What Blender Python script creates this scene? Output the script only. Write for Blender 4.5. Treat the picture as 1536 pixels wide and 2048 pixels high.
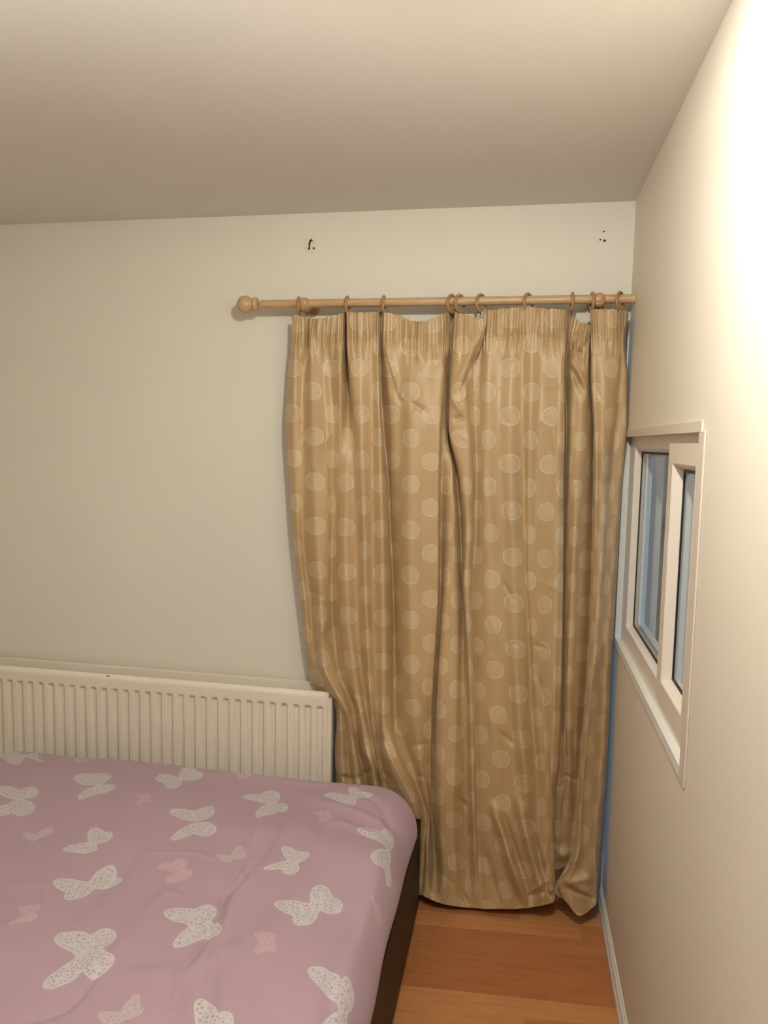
import bpy, bmesh, math, random
import numpy as np
from mathutils import Matrix, Vector

for o in list(bpy.data.objects):
    bpy.data.objects.remove(o, do_unlink=True)
SC = bpy.context.scene
COL = SC.collection
random.seed(7)
rng = np.random.default_rng(11)

# ------------------------------------------------------------------ camera
# calibrated from the room's three vanishing points (pixels of a 1536x2048 frame)
CX, CY = 768.0, 1024.0
_v1 = np.array([-7375.0, 728.0]) - (CX, CY)
_v2 = np.array([1038.0, 888.0]) - (CX, CY)
F = math.sqrt(-(_v1 @ _v2))
_X = -np.array([_v1[0], _v1[1], F]); _X /= np.linalg.norm(_X)
_Y = np.array([_v2[0], _v2[1], F]); _Y /= np.linalg.norm(_Y)
_Z = np.cross(_X, _Y)
RM = np.array([_X, _Y, _Z])                       # image-axes -> room axes
cam_d = bpy.data.cameras.new('camera')
cam = bpy.data.objects.new('camera', cam_d)
COL.objects.link(cam)
cam_d.sensor_fit = 'HORIZONTAL'
cam_d.sensor_width = 36.0
cam_d.lens = F / 1536.0 * 36.0
cam_d.clip_start = 0.02
_r = RM @ np.array([1, 0, 0]); _u = RM @ np.array([0, -1, 0]); _b = RM @ np.array([0, 0, -1])
cam.matrix_world = Matrix(((_r[0], _u[0], _b[0], 0), (_r[1], _u[1], _b[1], 0), (_r[2], _u[2], _b[2], 0), (0, 0, 0, 1)))
SC.camera = cam

# ------------------------------------------------------------------ light
SC.view_settings.view_transform = 'Standard'
SC.view_settings.look = 'None'
SC.view_settings.gamma = 1.0
SC.view_settings.exposure = 0.57
SC.view_settings.use_curve_mapping = False
world = bpy.data.worlds.new('dusk'); SC.world = world
world.use_nodes = True
_bg = world.node_tree.nodes['Background']
_bg.inputs['Color'].default_value = (0.16, 0.32, 0.62, 1)
_bg.inputs['Strength'].default_value = 0.42

def lamp(name, kind, loc, energy, color, **kw):
    d = bpy.data.lights.new(name, kind)
    d.energy = energy; d.color = color
    for k, v in kw.items(): setattr(d, k, v)
    o = bpy.data.objects.new(name, d); COL.objects.link(o); o.location = loc
    return o
# the warm bulb that hangs by the right wall, just out of frame
lamp('ceiling_bulb', 'POINT', (-0.03, 0.85, 0.62), 29.0, (1.0, 0.945, 0.845), shadow_soft_size=0.026)
# unseen fill added behind the camera, aimed up to brighten the ceiling
lamp('ceiling_fill', 'SPOT', (-0.75, -0.05, -0.35), 92.0, (1.0, 0.95, 0.86), spot_size=math.radians(128), spot_blend=1.0, shadow_soft_size=0.08).rotation_euler = (math.pi, 0, 0)
# unseen fill added outside to brighten what shows through the small window
lamp('outside_fill', 'POINT', (1.7, 1.5, 0.9), 20.0, (1.0, 0.9, 0.72), shadow_soft_size=0.05)

# ------------------------------------------------------------------ room constants (metres, camera at origin)
D = 2.45            # back wall
XW = 0.3286         # right wall
ZC = 0.754          # ceiling
ZF = -1.53          # floor
XL = -2.25
YB = -1.4

def ray(px, py):
    return RM @ np.array([px - CX, py - CY, F])
def at_y(px, py, Y):
    d = ray(px, py); return d * (Y / d[1])
def at_z(px, py, Z):
    d = ray(px, py); return d * (Z / d[2])

# ------------------------------------------------------------------ helpers
def tag(o, label=None, cat=None, group=None, kind=None):
    if label: o['label'] = label
    if cat: o['category'] = cat
    if group: o['group'] = group
    if kind: o['kind'] = kind
    return o

def empty(name, loc=(0, 0, 0)):
    o = bpy.data.objects.new(name, None); COL.objects.link(o); o.location = loc
    o.empty_display_size = 0.05
    return o

def link(name, me, mat=None, parent=None, smooth=False):
    if mat:
        me.materials.clear(); me.materials.append(mat)
    if smooth:
        me.polygons.foreach_set('use_smooth', [True] * len(me.polygons))
    o = bpy.data.objects.new(name, me); COL.objects.link(o)
    if parent:
        o.parent = parent
        o.matrix_parent_inverse = Matrix.Translation(parent.location).inverted()
    return o

def fin(name, bm, mat=None, parent=None, smooth=False, bevel=0, seg=2):
    if bevel:
        bmesh.ops.bevel(bm, geom=[e for e in bm.edges if e.calc_face_angle(0) > 0.5], offset=bevel, segments=seg, affect='EDGES', profile=0.6)
    bmesh.ops.recalc_face_normals(bm, faces=bm.faces)
    me = bpy.data.meshes.new(name); bm.to_mesh(me); bm.free()
    o = link(name, me, mat, parent, smooth)
    if smooth and hasattr(me, 'set_sharp_from_angle'):
        me.set_sharp_from_angle(angle=math.radians(40))
    return o

def box(bm, x0, x1, y0, y1, z0, z1):
    v = [bm.verts.new((x, y, z)) for x in (x0, x1) for y in (y0, y1) for z in (z0, z1)]
    for f in ((0, 1, 3, 2), (4, 6, 7, 5), (0, 4, 5, 1), (2, 3, 7, 6), (0, 2, 6, 4), (1, 5, 7, 3)):
        bm.faces.new([v[i] for i in f])

def lathe(bm, prof, axis, center, seg=32):
    """prof: list of (distance along axis, radius)"""
    axis = Vector(axis).normalized()
    up = Vector((0, 0, 1)) if abs(axis.z) < 0.9 else Vector((1, 0, 0))
    a = axis.cross(up).normalized(); b = axis.cross(a)
    rings = []
    for t, r in prof:
        c = Vector(center) + axis * t
        if r < 1e-6:
            rings.append([bm.verts.new(c)])
        else:
            rings.append([bm.verts.new(c + (a * math.cos(2 * math.pi * k / seg) + b * math.sin(2 * math.pi * k / seg)) * r) for k in range(seg)])
    for p, q in zip(rings, rings[1:]):
        for k in range(seg):
            k2 = (k + 1) % seg
            if len(p) == 1 and len(q) == 1: continue
            if len(p) == 1: bm.faces.new((p[0], q[k2], q[k]))
            elif len(q) == 1: bm.faces.new((p[k], p[k2], q[0]))
            else: bm.faces.new((p[k], p[k2], q[k2], q[k]))
    for rr in (rings[0], rings[-1]):
        if len(rr) > 1:
            bm.faces.new(rr)

def torus(bm, c, R, r, axis, seg=40, sub=12, arc=2 * math.pi):
    axis = Vector(axis).normalized()
    up = Vector((0, 0, 1)) if abs(axis.z) < 0.9 else Vector((0, 1, 0))
    a = axis.cross(up).normalized(); b = axis.cross(a)
    n = seg if arc > 6.28 else seg + 1
    rings = []
    for i in range(n):
        t = arc * i / seg
        d = a * math.cos(t) + b * math.sin(t)
        rings.append([bm.verts.new(Vector(c) + d * (R + r * math.cos(2 * math.pi * k / sub)) + axis * (r * math.sin(2 * math.pi * k / sub))) for k in range(sub)])
    for i in range(seg):
        p = rings[i]; q = rings[(i + 1) % n]
        for k in range(sub):
            k2 = (k + 1) % sub
            bm.faces.new((p[k], p[k2], q[k2], q[k]))
    if n != seg:
        bm.faces.new(rings[0]); bm.faces.new(rings[-1])

def grid_mesh(name, P, uv=None, closed=False):
    """P: (rows, cols, 3)"""
    R, C = P.shape[:2]
    me = bpy.data.meshes.new(name)
    idx = np.arange(R * C).reshape(R, C)
    q = np.stack([idx[:-1, :-1], idx[1:, :-1], idx[1:, 1:], idx[:-1, 1:]], -1).reshape(-1, 4)
    me.vertices.add(R * C); me.vertices.foreach_set('co', P.reshape(-1).astype(np.float32))
    me.loops.add(len(q) * 4); me.loops.foreach_set('vertex_index', q.reshape(-1).astype(np.int32))
    me.polygons.add(len(q)); me.polygons.foreach_set('loop_start', np.arange(0, len(q) * 4, 4, dtype=np.int32))
    me.polygons.foreach_set('loop_total', np.full(len(q), 4, dtype=np.int32))
    me.polygons.foreach_set('use_smooth', np.ones(len(q), dtype=bool))
    me.update(calc_edges=True)
    if uv is not None:
        l = me.uv_layers.new(name='UVMap')
        l.data.foreach_set('uv', uv.reshape(-1, 2)[q.reshape(-1)].reshape(-1).astype(np.float32))
    me.validate()
    return me

# ------------------------------------------------------------------ materials
class S:
    """small wrapper so that node maths can be written as expressions"""
    def __init__(s, nt, sock): s.nt, s.k = nt, sock
    def _op(s, op, *a, clamp=False):
        n = s.nt.nodes.new('ShaderNodeMath'); n.operation = op; n.use_clamp = clamp
        for i, v in enumerate((s,) + a):
            if isinstance(v, S): s.nt.links.new(v.k, n.inputs[i])
            else: n.inputs[i].default_value = v
        return S(s.nt, n.outputs[0])
    def __add__(s, o): return s._op('ADD', o)
    def __sub__(s, o): return s._op('SUBTRACT', o)
    def __mul__(s, o): return s._op('MULTIPLY', o)
    def __truediv__(s, o): return s._op('DIVIDE', o)
    def floor(s): return s._op('FLOOR')
    def fract(s): return s._op('FRACT')
    def smooth(s, a, b, lo=0.0, hi=1.0):
        n = s.nt.nodes.new('ShaderNodeMapRange'); n.interpolation_type = 'SMOOTHSTEP'
        s.nt.links.new(s.k, n.inputs['Value'])
        n.inputs['From Min'].default_value = a; n.inputs['From Max'].default_value = b
        n.inputs['To Min'].default_value = lo; n.inputs['To Max'].default_value = hi
        return S(s.nt, n.outputs['Result'])

def mat(name, color=(0.8, 0.8, 0.8), rough=0.5, spec=0.5, metal=0.0, **kw):
    m = bpy.data.materials.new(name); m.use_nodes = True
    b = m.node_tree.nodes['Principled BSDF']
    b.inputs['Base Color'].default_value = (*color, 1)
    b.inputs['Roughness'].default_value = rough
    b.inputs['Specular IOR Level'].default_value = spec
    b.inputs['Metallic'].default_value = metal
    for k, v in kw.items(): b.inputs[k].default_value = v
    return m
def nt_of(m): return m.node_tree, m.node_tree.nodes['Principled BSDF']
def node(nt, t, **kw):
    n = nt.nodes.new(t)
    for k, v in kw.items(): setattr(n, k, v)
    return n
def coords(nt, which='Object', scale=(1, 1, 1)):
    tc = node(nt, 'ShaderNodeTexCoord'); mp = node(nt, 'ShaderNodeMapping')
    mp.inputs['Scale'].default_value = scale
    nt.links.new(tc.outputs[which], mp.inputs['Vector'])
    return mp.outputs['Vector']
def noise(nt, vec, scale, detail=3, rough=0.5):
    n = node(nt, 'ShaderNodeTexNoise')
    n.inputs['Scale'].default_value = scale; n.inputs['Detail'].default_value = detail; n.inputs['Roughness'].default_value = rough
    if vec is not None: nt.links.new(vec, n.inputs['Vector'])
    return n.outputs['Fac']
def mixc(nt, fac, a, b, blend='MIX'):
    n = node(nt, 'ShaderNodeMix', data_type='RGBA', blend_type=blend)
    for s, v in ((n.inputs[0], fac), (n.inputs[6], a), (n.inputs[7], b)):
        if isinstance(v, S): v = v.k
        if isinstance(v, bpy.types.NodeSocket): nt.links.new(v, s)
        elif isinstance(v, (int, float)): s.default_value = v
        else: s.default_value = (*v, 1)
    return n.outputs[2]
def bump(nt, b, h, strength, dist=0.01):
    n = node(nt, 'ShaderNodeBump'); n.inputs['Strength'].default_value = strength; n.inputs['Distance'].default_value = dist
    nt.links.new(h.k if isinstance(h, S) else h, n.inputs['Height'])
    nt.links.new(n.outputs['Normal'], b.inputs['Normal'])

def paint(name, color, rough, bscale, bstr, var=0.06):
    m = mat(name, color, rough, 0.3)
    nt, b = nt_of(m)
    v = coords(nt)
    big = noise(nt, v, 1.3, 3)
    c = mixc(nt, big, tuple(k * (1 - var) for k in color), tuple(min(1, k * (1 + var)) for k in color))
    nt.links.new(c, b.inputs['Base Color'])
    bump(nt, b, noise(nt, v, bscale, 5, 0.65), bstr, 0.002)
    return m
M = {}
M['wall'] = paint('cream_wall_paint', (0.80, 0.770, 0.680), 0.65, 90, 0.25)
M['ceiling'] = paint('ceiling_paint', (0.78, 0.762, 0.705), 0.85, 160, 0.25)
M['wall_right'] = paint('satin_wall_paint', (0.80, 0.735, 0.635), 0.55, 60, 0.2)
M['white_pvc'] = mat('white_trim_plastic', (0.86, 0.87, 0.84), 0.35)
M['frame'] = paint('window_frame_plastic', (0.82, 0.74, 0.64), 0.35, 25, 0.1, 0.04)
M['trim_face'] = paint('shaded_trim_plastic', (0.72, 0.64, 0.56), 0.4, 25, 0.1, 0.05)  # trim plastic with the dim grazing light of its flanges put into the colour
M['white'] = paint('white_gloss_paint', (0.80, 0.78, 0.72), 0.35, 40, 0.1)
M['rad'] = paint('radiator_enamel', (0.86, 0.79, 0.68), 0.32, 50, 0.06, 0.02)
M['gasket'] = mat('black_rubber', (0.012, 0.012, 0.012), 0.5)
M['dark'] = mat('dark_hole', (0.022, 0.016, 0.012), 0.95)
M['plaster'] = mat('bare_plaster', (0.80, 0.72, 0.60), 0.9)
M['brass'] = mat('dull_brass', (0.10, 0.06, 0.03), 0.45, metal=0.6)
M['chip'] = mat('bare_metal_chip', (0.05, 0.04, 0.03), 0.7)

def glass_mat(name, tint):
    m = bpy.data.materials.new(name); m.use_nodes = True
    nt = m.node_tree; nt.nodes.clear()
    out = node(nt, 'ShaderNodeOutputMaterial'); mx = node(nt, 'ShaderNodeMixShader')
    tr = node(nt, 'ShaderNodeBsdfTransparent'); gl = node(nt, 'ShaderNodeBsdfGlossy'); fr = node(nt, 'ShaderNodeFresnel')
    tr.inputs['Color'].default_value = (*tint, 1); gl.inputs['Roughness'].default_value = 0.01
    fr.inputs['IOR'].default_value = 1.32
    ge = node(nt, 'ShaderNodeNewGeometry')                     # reflect at the outer faces only (no false total reflection inside the thin pane)
    nt.links.new((S(nt, fr.outputs[0]) * (S(nt, ge.outputs['Backfacing']) * -1.0 + 1.0)).k, mx.inputs[0]); nt.links.new(tr.outputs[0], mx.inputs[1]); nt.links.new(gl.outputs[0], mx.inputs[2])
    nt.links.new(mx.outputs[0], out.inputs['Surface'])
    return m
M['glass'] = glass_mat('clear_glass', (0.93, 0.96, 0.96))

def wood_mat(name, c1, c2, scale, rough, wear=0.0):
    m = mat(name, c1, rough, 0.5)
    nt, b = nt_of(m)
    v = coords(nt, 'Object', scale)
    n = noise(nt, v, 6, 5, 0.6)
    r = S(nt, n).smooth(0.35, 0.68)
    c = mixc(nt, r, c1, c2)
    if wear:
        w = S(nt, noise(nt, coords(nt, 'Object', (4, 10, 10)), 3.5, 4, 0.7)).smooth(0.62, 0.70, 0, wear)
        c = mixc(nt, w, c, (0.62, 0.56, 0.48))
    nt.links.new(c, b.inputs['Base Color'])
    bump(nt, b, n, 0.08, 0.002)
    return m
M['pole'] = wood_mat('worn_beech_pole', (0.60, 0.41, 0.23), (0.50, 0.31, 0.16), (3, 40, 40), 0.38, 0.45)
M['ringwood'] = wood_mat('stained_wood_ring', (0.46, 0.26, 0.125), (0.36, 0.19, 0.085), (20, 20, 20), 0.30)
M['bracket'] = wood_mat('beech_bracket', (0.54, 0.33, 0.17), (0.44, 0.25, 0.12), (20, 20, 20), 0.35)
M['polecap'] = wood_mat('pale_pole_end', (0.68, 0.48, 0.26), (0.60, 0.40, 0.20), (10, 30, 30), 0.4)

# ------------------------------------------------------------------ room shell
def structure(name, bm, m, label, cat, parent=None):
    o = fin(name, bm, m, parent)
    return tag(o, label, cat, kind='structure')

# ceiling, walls
bm = bmesh.new(); box(bm, XL - .12, XW + .16, YB - .12, D + .16, ZC, ZC + .1)
structure('ceiling', bm, M['ceiling'], 'cream painted ceiling with a fine rough texture, above the curtain pole', 'ceiling')
DX0, DX1, DZ0, DZ1 = -0.44, XW - 0.004, ZF, 0.385       # glazed door opening hidden behind the curtain
bm = bmesh.new()
for b_ in ((XL, DX0, ZF, ZC), (DX0, DX1, DZ1, ZC), (DX1, XW, ZF, ZC)):
    box(bm, b_[0], b_[1], D, D + .14, b_[2], b_[3])
wall_back = structure('wall_back', bm, M['wall'], 'cream back wall behind the curtain and the radiator', 'wall')
WY0, WY1, WZ0, WZ1 = 1.425, 2.412, -0.618, 0.034         # window opening in the right wall
bm = bmesh.new()
for b_ in ((YB, WY0, ZF, ZC), (WY1, D + .14, ZF, ZC), (WY0, WY1, ZF, WZ0), (WY0, WY1, WZ1, ZC)):
    box(bm, XW, XW + .12, b_[0], b_[1], b_[2], b_[3])
wall_right = structure('wall_right', bm, M['wall_right'], 'cream right wall with the small window, lit brightest near the lamp', 'wall')
bm = bmesh.new(); box(bm, XL - .1, XL, YB, D + .14, ZF, ZC)
structure('wall_left', bm, M['wall'], 'plain cream left wall outside the view beyond the bed', 'wall')
bm = bmesh.new(); box(bm, XL - .1, XW + .12, YB - .1, YB, ZF, ZC)
structure('wall_front', bm, paint('bounce_cutting_brown', (0.30, 0.25, 0.20), 0.7, 60, 0.2), 'unseen wall behind the camera, coloured dull brown to cut bounced light', 'wall')  # brown chosen so the unseen wall bounces less light into the room

# small paint flecks on the right wall
for (px, py, s) in ((1443, 388, 1.0), (1442, 574, 1.1), (1447, 743, 0.9), (1376, 748, 0.6), (1394, 628, .5)):
    d = ray(px, py); p = d * (XW / d[0])
    bm = bmesh.new(); bmesh.ops.create_icosphere(bm, subdivisions=1, radius=0.0022 * s)
    bmesh.ops.transform(bm, matrix=Matrix.Translation(Vector(p)) @ Matrix.Diagonal((0.5, 1, 1.6, 1)), verts=bm.verts)
    fin('paint_fleck', bm, M['white_pvc'], wall_right, True)

# old screw holes on the back wall
def blob(pts, Y, name, m, thick, parent, jitter=0):
    bm = bmesh.new()
    top = [bm.verts.new(at_y(x, y, Y - thick)) for x, y in pts]
    bot = [bm.verts.new(at_y(x, y, Y)) for x, y in pts]
    bm.faces.new(top)
    n = len(pts)
    for i in range(n): bm.faces.new((top[i], top[(i + 1) % n], bot[(i + 1) % n], bot[i]))
    return fin(name, bm, m, parent)
blob([(609, 478), (622, 475), (631, 480), (633, 492), (630, 502), (618, 503), (611, 499), (608, 490)], D, 'plaster_patch', M['plaster'], 0.0012, wall_back)
def hole(px, py, rx, ry, parent=wall_back):
    pts = [(px + rx * math.cos(t), py + ry * math.sin(t)) for t in np.linspace(0, 2 * math.pi, 9)[:-1]]
    return blob(pts, D - .001, 'screw_hole', M['dark'], 0.0012, parent)
blob([(619.5, 480), (623, 477.5), (626, 483), (622.5, 482), (620.5, 488), (619.5, 496), (617.5, 496), (617, 487)], D - .001, 'plaster_crack', M['dark'], 0.0012, wall_back)
hole(618, 497, 2.2, 2.2); hole(627.5, 496.5, 2.0, 2.4)
hole(1207.5, 463, 1.6, 1.6); hole(1200.5, 479, 1.6, 1.8); hole(1209, 481, 3.0, 2.2)

# baseboard along the right wall (stepped profile)
bm = bmesh.new()
prof = [(0, 0), (-.0135, 0), (-.0135, .014), (-.0115, .0175), (-.0115, .020), (-.0095, .022), (-.0095, .036), (-.0075, .0385), (-.0075, .041), (-.004, .044), (-.004, .0505), (0, .0525)]
r0 = [bm.verts.new((XW + a, YB, ZF + b)) for a, b in prof]
r1 = [bm.verts.new((XW + a, D, ZF + b)) for a, b in prof]
for i in range(len(prof)):
    j = (i + 1) % len(prof)
    bm.faces.new((r0[i], r0[j], r1[j], r1[i]))
bm.faces.new(r0); bm.faces.new(r1)
structure('baseboard_right', bm, M['white'], 'low white stepped baseboard along the foot of the right wall', 'baseboard')

# ---- floor: printed strip laminate, every strip a plank of its own where it shows
def floor_mat():
    m = mat('laminate_strip', (0.42, 0.19, 0.075), 0.33, 0.45)
    nt, b = nt_of(m)
    oi = node(nt, 'ShaderNodeObjectInfo')
    v = node(nt, 'ShaderNodeTexCoord').outputs['Object']
    add = node(nt, 'ShaderNodeVectorMath', operation='ADD')
    cmb = node(nt, 'ShaderNodeCombineXYZ')
    rnd = S(nt, oi.outputs['Random'])
    nt.links.new((rnd * 37.0).k, cmb.inputs[0]); nt.links.new((rnd * 91.0).k, cmb.inputs[1])
    nt.links.new(v, add.inputs[0]); nt.links.new(cmb.outputs[0], add.inputs[1])
    mp = node(nt, 'ShaderNodeMapping'); mp.inputs['Scale'].default_value = (2.2, 26, 26)
    nt.links.new(add.outputs[0], mp.inputs['Vector'])
    g = S(nt, noise(nt, mp.outputs[0], 2.2, 6, 0.6)).smooth(0.3, 0.75)
    c1 = mixc(nt, rnd.smooth(0, 1), (0.46, 0.180, 0.062), (0.62, 0.29, 0.11))
    c2 = mixc(nt, rnd.smooth(0, 1), (0.37, 0.130, 0.045), (0.52, 0.22, 0.08))
    nt.links.new(mixc(nt, g, c1, c2), b.inputs['Base Color'])
    return m
M['floor'] = floor_mat()
bm = bmesh.new()
box(bm, XL - .1, XW + .12, YB - .1, D + .14, ZF - .03, ZF - .006)
box(bm, XL - .1, -0.66, YB - .1, D + .14, ZF - .006, ZF)
box(bm, -0.66, XW + .12, YB - .1, -0.05, ZF - .006, ZF)
floor = structure('floor', bm, M['floor'], 'orange brown laminate strip floor beside the bed', 'floor')
PA = math.radians(3.4); ca, sa = math.cos(PA), math.sin(PA)
PW = 0.0682
plank_meshes = {}
def plank_mesh(L):
    key = round(L, 4)
    if key not in plank_meshes:
        bm = bmesh.new(); box(bm, 0, key - .0001, 0, PW - .0001, -.006, 0)
        bmesh.ops.bevel(bm, geom=[e for e in bm.edges if all(v.co.z > -.001 for v in e.verts)], offset=.00018, segments=1, affect='EDGES')
        bmesh.ops.recalc_face_normals(bm, faces=bm.faces)
        me = bpy.data.meshes.new('plank'); bm.to_mesh(me); bm.free(); me.materials.append(M['floor'])
        plank_meshes[key] = me
    return plank_meshes[key]
YREF = 2.213                                     # a strip joint passes x=0 here
k = -33
while True:
    y_at0 = YREF + PW / ca * k
    if y_at0 > D + .05: break
    random.seed(100 + k)
    joints = {0: [.249], -2: [-.139], -3: [-.227]}.get(k, [])
    end = 0.40
    xs = [end]
    start = joints[0] if joints else end - random.uniform(.12, .5)
    xs.append(start)
    while xs[-1] > -0.62:
        xs.append(max(xs[-1] - random.choice([.28, .34, .40, .46]), -0.66))
    for x1, x0 in zip(xs, xs[1:]):
        if x1 - x0 < .03: continue
        o = bpy.data.objects.new('plank', plank_mesh((x1 - x0) / ca)); COL.objects.link(o)
        o.parent = floor
        o.location = (x0, y_at0 + x0 * math.tan(PA), ZF); o.rotation_euler = (0, 0, PA)
    k += 1

# ------------------------------------------------------------------ window in the right wall
win = empty('window_1', (XW, 1.92, WZ0))
tag(win, 'small two-pane window with cream plastic frame in the right wall', 'window', kind='structure')
XFR, XG = XW + .014, XW + .034          # frame face, glass plane
def ring_frame(name, m, o_, i_, x0, x1, parent, inner1=None, bevel=0.0):
    """rectangular ring in the YZ plane between x0 (room side) and x1; inner1 = inner rectangle at x1 (splayed bead)"""
    bm = bmesh.new()
    inner1 = inner1 or i_
    def rect(r, x): return [bm.verts.new((x, y, z)) for y, z in ((r[0], r[2]), (r[1], r[2]), (r[1], r[3]), (r[0], r[3]))]
    A, B, C_, E_ = rect(o_, x0), rect(i_, x0), rect(o_, x1), rect(inner1, x1)
    for k in range(4):
        j = (k + 1) % 4
        bm.faces.new((A[k], A[j], B[j], B[k])); bm.faces.new((C_[k], E_[k], E_[j], C_[j]))
        bm.faces.new((A[k], C_[k], C_[j], A[j])); bm.faces.new((B[k], B[j], E_[j], E_[k]))
    return fin(name, bm, m, parent, False, bevel)
# outer frame with its mullion
FY0, FY1, FZ0, FZ1 = WY0 + .002, WY1 - .004, WZ0 + .002, WZ1 - .002
SY0, SY1, SZ0, SZ1 = 1.447, 1.750, -0.572, 0.008               # opening sash
ring_frame('frame', M['frame'], (FY0, FY1, FZ0, FZ1), (1.462, 2.308, -0.552, -0.004), XFR, XFR + .055, win, bevel=.0012)
bm = bmesh.new(); box(bm, XFR + .001, XFR + .050, 1.712, 1.768, FZ0 + .05, FZ1 - .03); fin('mullion', bm, M['frame'], win, bevel=.001)
ring_frame('glazing_bead', M['frame'], (1.764, 2.310, -0.555, -0.001), (1.768, 2.305, -0.551, -0.005), XFR + .0005, XG - .001, win, (1.782, 2.299, -0.545, -0.015))
ring_frame('gasket', M['gasket'], (1.776, 2.303, -0.550, -0.010), (1.788, 2.294, -0.539, -0.021), XG - .0015, XG + .002, win)
bm = bmesh.new(); box(bm, XG, XG + .004, 1.77, 2.305, -0.555, -.006); fin('pane', bm, M['glass'], win)
ring_frame('outer_bead', M['white_pvc'], (1.768, 2.308, -0.553, -0.004), (1.792, 2.288, -0.532, -0.026), XG + .012, XG + .03, win)
# sash
XS = XW + .005
sash = ring_frame('sash', M['frame'], (SY0, SY1, SZ0, SZ1), (1.49, 1.706, -0.530, -0.036), XS, XS + .045, win, bevel=.0015)
ring_frame('sash_bead', M['frame'], (1.487, 1.709, -0.533, -0.033), (1.491, 1.7035, -0.5285, -0.0375), XS + .0008, XS + .022, sash, (1.505, 1.694, -0.519, -0.048))
ring_frame('sash_gasket', M['gasket'], (1.50, 1.699, -0.524, -0.043), (1.512, 1.688, -0.513, -0.055), XS + .0215, XS + .025, sash)
bm = bmesh.new(); box(bm, XS + .0235, XS + .0275, 1.492, 1.702, -0.527, -.040); fin('sash_pane', bm, M['glass'], sash)
# white plastic lining with a thin flange on the wall
def lining(name, boxes, m='white_pvc'):
    bm = bmesh.new()
    for b_ in boxes: box(bm, *b_)
    return fin(name, bm, M[m], win, bevel=.0006, seg=1)
T = .003
lining('sill_trim', [(XW - .004, XFR + .002, WY0 + .0142, WY1, WZ0 - .001, WZ0 + .008), (XW - .004, XW - .0006, WY0 + .0142, WY1, WZ0 - .014, WZ0 - .001)])
lining('side_trim', [(XW - .004, XFR + .002, WY1 - .008, WY1 + .001, WZ0 + .008, WZ1 - .002)])
tt = lining('head_trim', [(XW - .0045, XW - .0006, WY0 - .004, WY1 + .004, WZ1 - .006, WZ1 + .0145), (XW - .001, XFR + .002, WY0, WY1, WZ1 - .003, WZ1)], 'trim_face')
lining('near_trim', [(XW - .004, XW - .0006, WY0 - .026, WY0 + .014, WZ0 - .016, WZ1 - .0055)], 'trim_face')

# ------------------------------------------------------------------ glazed door behind the curtain
door = empty('door_1', (0, D, ZF))
tag(door, 'white framed glazed door mostly hidden behind the curtain, blue dusk through it', 'door', kind='structure')
def ring_xz(name, m, o_, i_, y0, y1, parent, bevel=.002):
    bm = bmesh.new()
    for (a, b, c, d) in ((o_[0], i_[0], o_[2], o_[3]), (i_[1], o_[1], o_[2], o_[3]), (i_[0], i_[1], o_[2], i_[2]), (i_[0], i_[1], i_[3], o_[3])):
        box(bm, a, b, y0, y1, c, d)
    return fin(name, bm, m, parent)
ring_xz('frame', M['white'], (DX0, DX1, DZ0, DZ1), (DX0 + .05, DX1 - .026, DZ0 + .06, DZ1 - .015), D + .02, D + .09, door)
bm = bmesh.new(); box(bm, -.085, -.035, D + .02, D + .085, DZ0 + .06, DZ1 - .015); fin('mullion', bm, M['white'], door)
for a, b in ((DX0 + .05, -.085), (-.035, DX1 - .026)):
    bm = bmesh.new(); box(bm, a, b, D + .05, D + .056, DZ0 + .06, DZ1 - .015); fin('pane', bm, M['glass'], door)

# outside, seen through the side window
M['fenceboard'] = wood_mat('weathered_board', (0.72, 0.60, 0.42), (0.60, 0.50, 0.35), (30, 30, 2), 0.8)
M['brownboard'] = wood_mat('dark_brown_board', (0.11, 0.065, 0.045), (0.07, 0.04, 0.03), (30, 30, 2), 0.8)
fence = empty('fence', (0.9, 3.25, ZF))
tag(fence, 'weathered grey board fence seen through the small window', 'fence')
x = 0.50
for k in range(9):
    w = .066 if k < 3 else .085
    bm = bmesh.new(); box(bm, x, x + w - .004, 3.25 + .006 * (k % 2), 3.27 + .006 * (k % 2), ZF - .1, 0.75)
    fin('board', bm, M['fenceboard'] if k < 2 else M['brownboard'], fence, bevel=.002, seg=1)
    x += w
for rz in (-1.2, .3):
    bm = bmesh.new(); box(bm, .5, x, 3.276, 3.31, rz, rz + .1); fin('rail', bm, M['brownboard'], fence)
tarp_m = mat('blue_plastic_sheet', (0.05, 0.26, 0.62), 0.25)
U, V = np.meshgrid(np.linspace(0, 1, 60), np.linspace(0, 1, 120))
P = np.stack([.685 + .5 * U + .012 * np.sin(V * 23 + U * 3), 3.17 + .03 * np.sin(U * 37 + 4 * np.sin(V * 5)) + .018 * np.sin(U * 17 - V * 31) + .01 * np.sin(V * 70 + U * 50), ZF - .05 + 1.85 * V], -1)
tarp = link('tarpaulin', grid_mesh('tarpaulin', P), tarp_m)
tarp.data.polygons.foreach_set('use_smooth', [True] * len(tarp.data.polygons))
tag(tarp, 'crumpled blue plastic sheet hanging outside the right pane of the window', 'tarpaulin')

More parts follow.
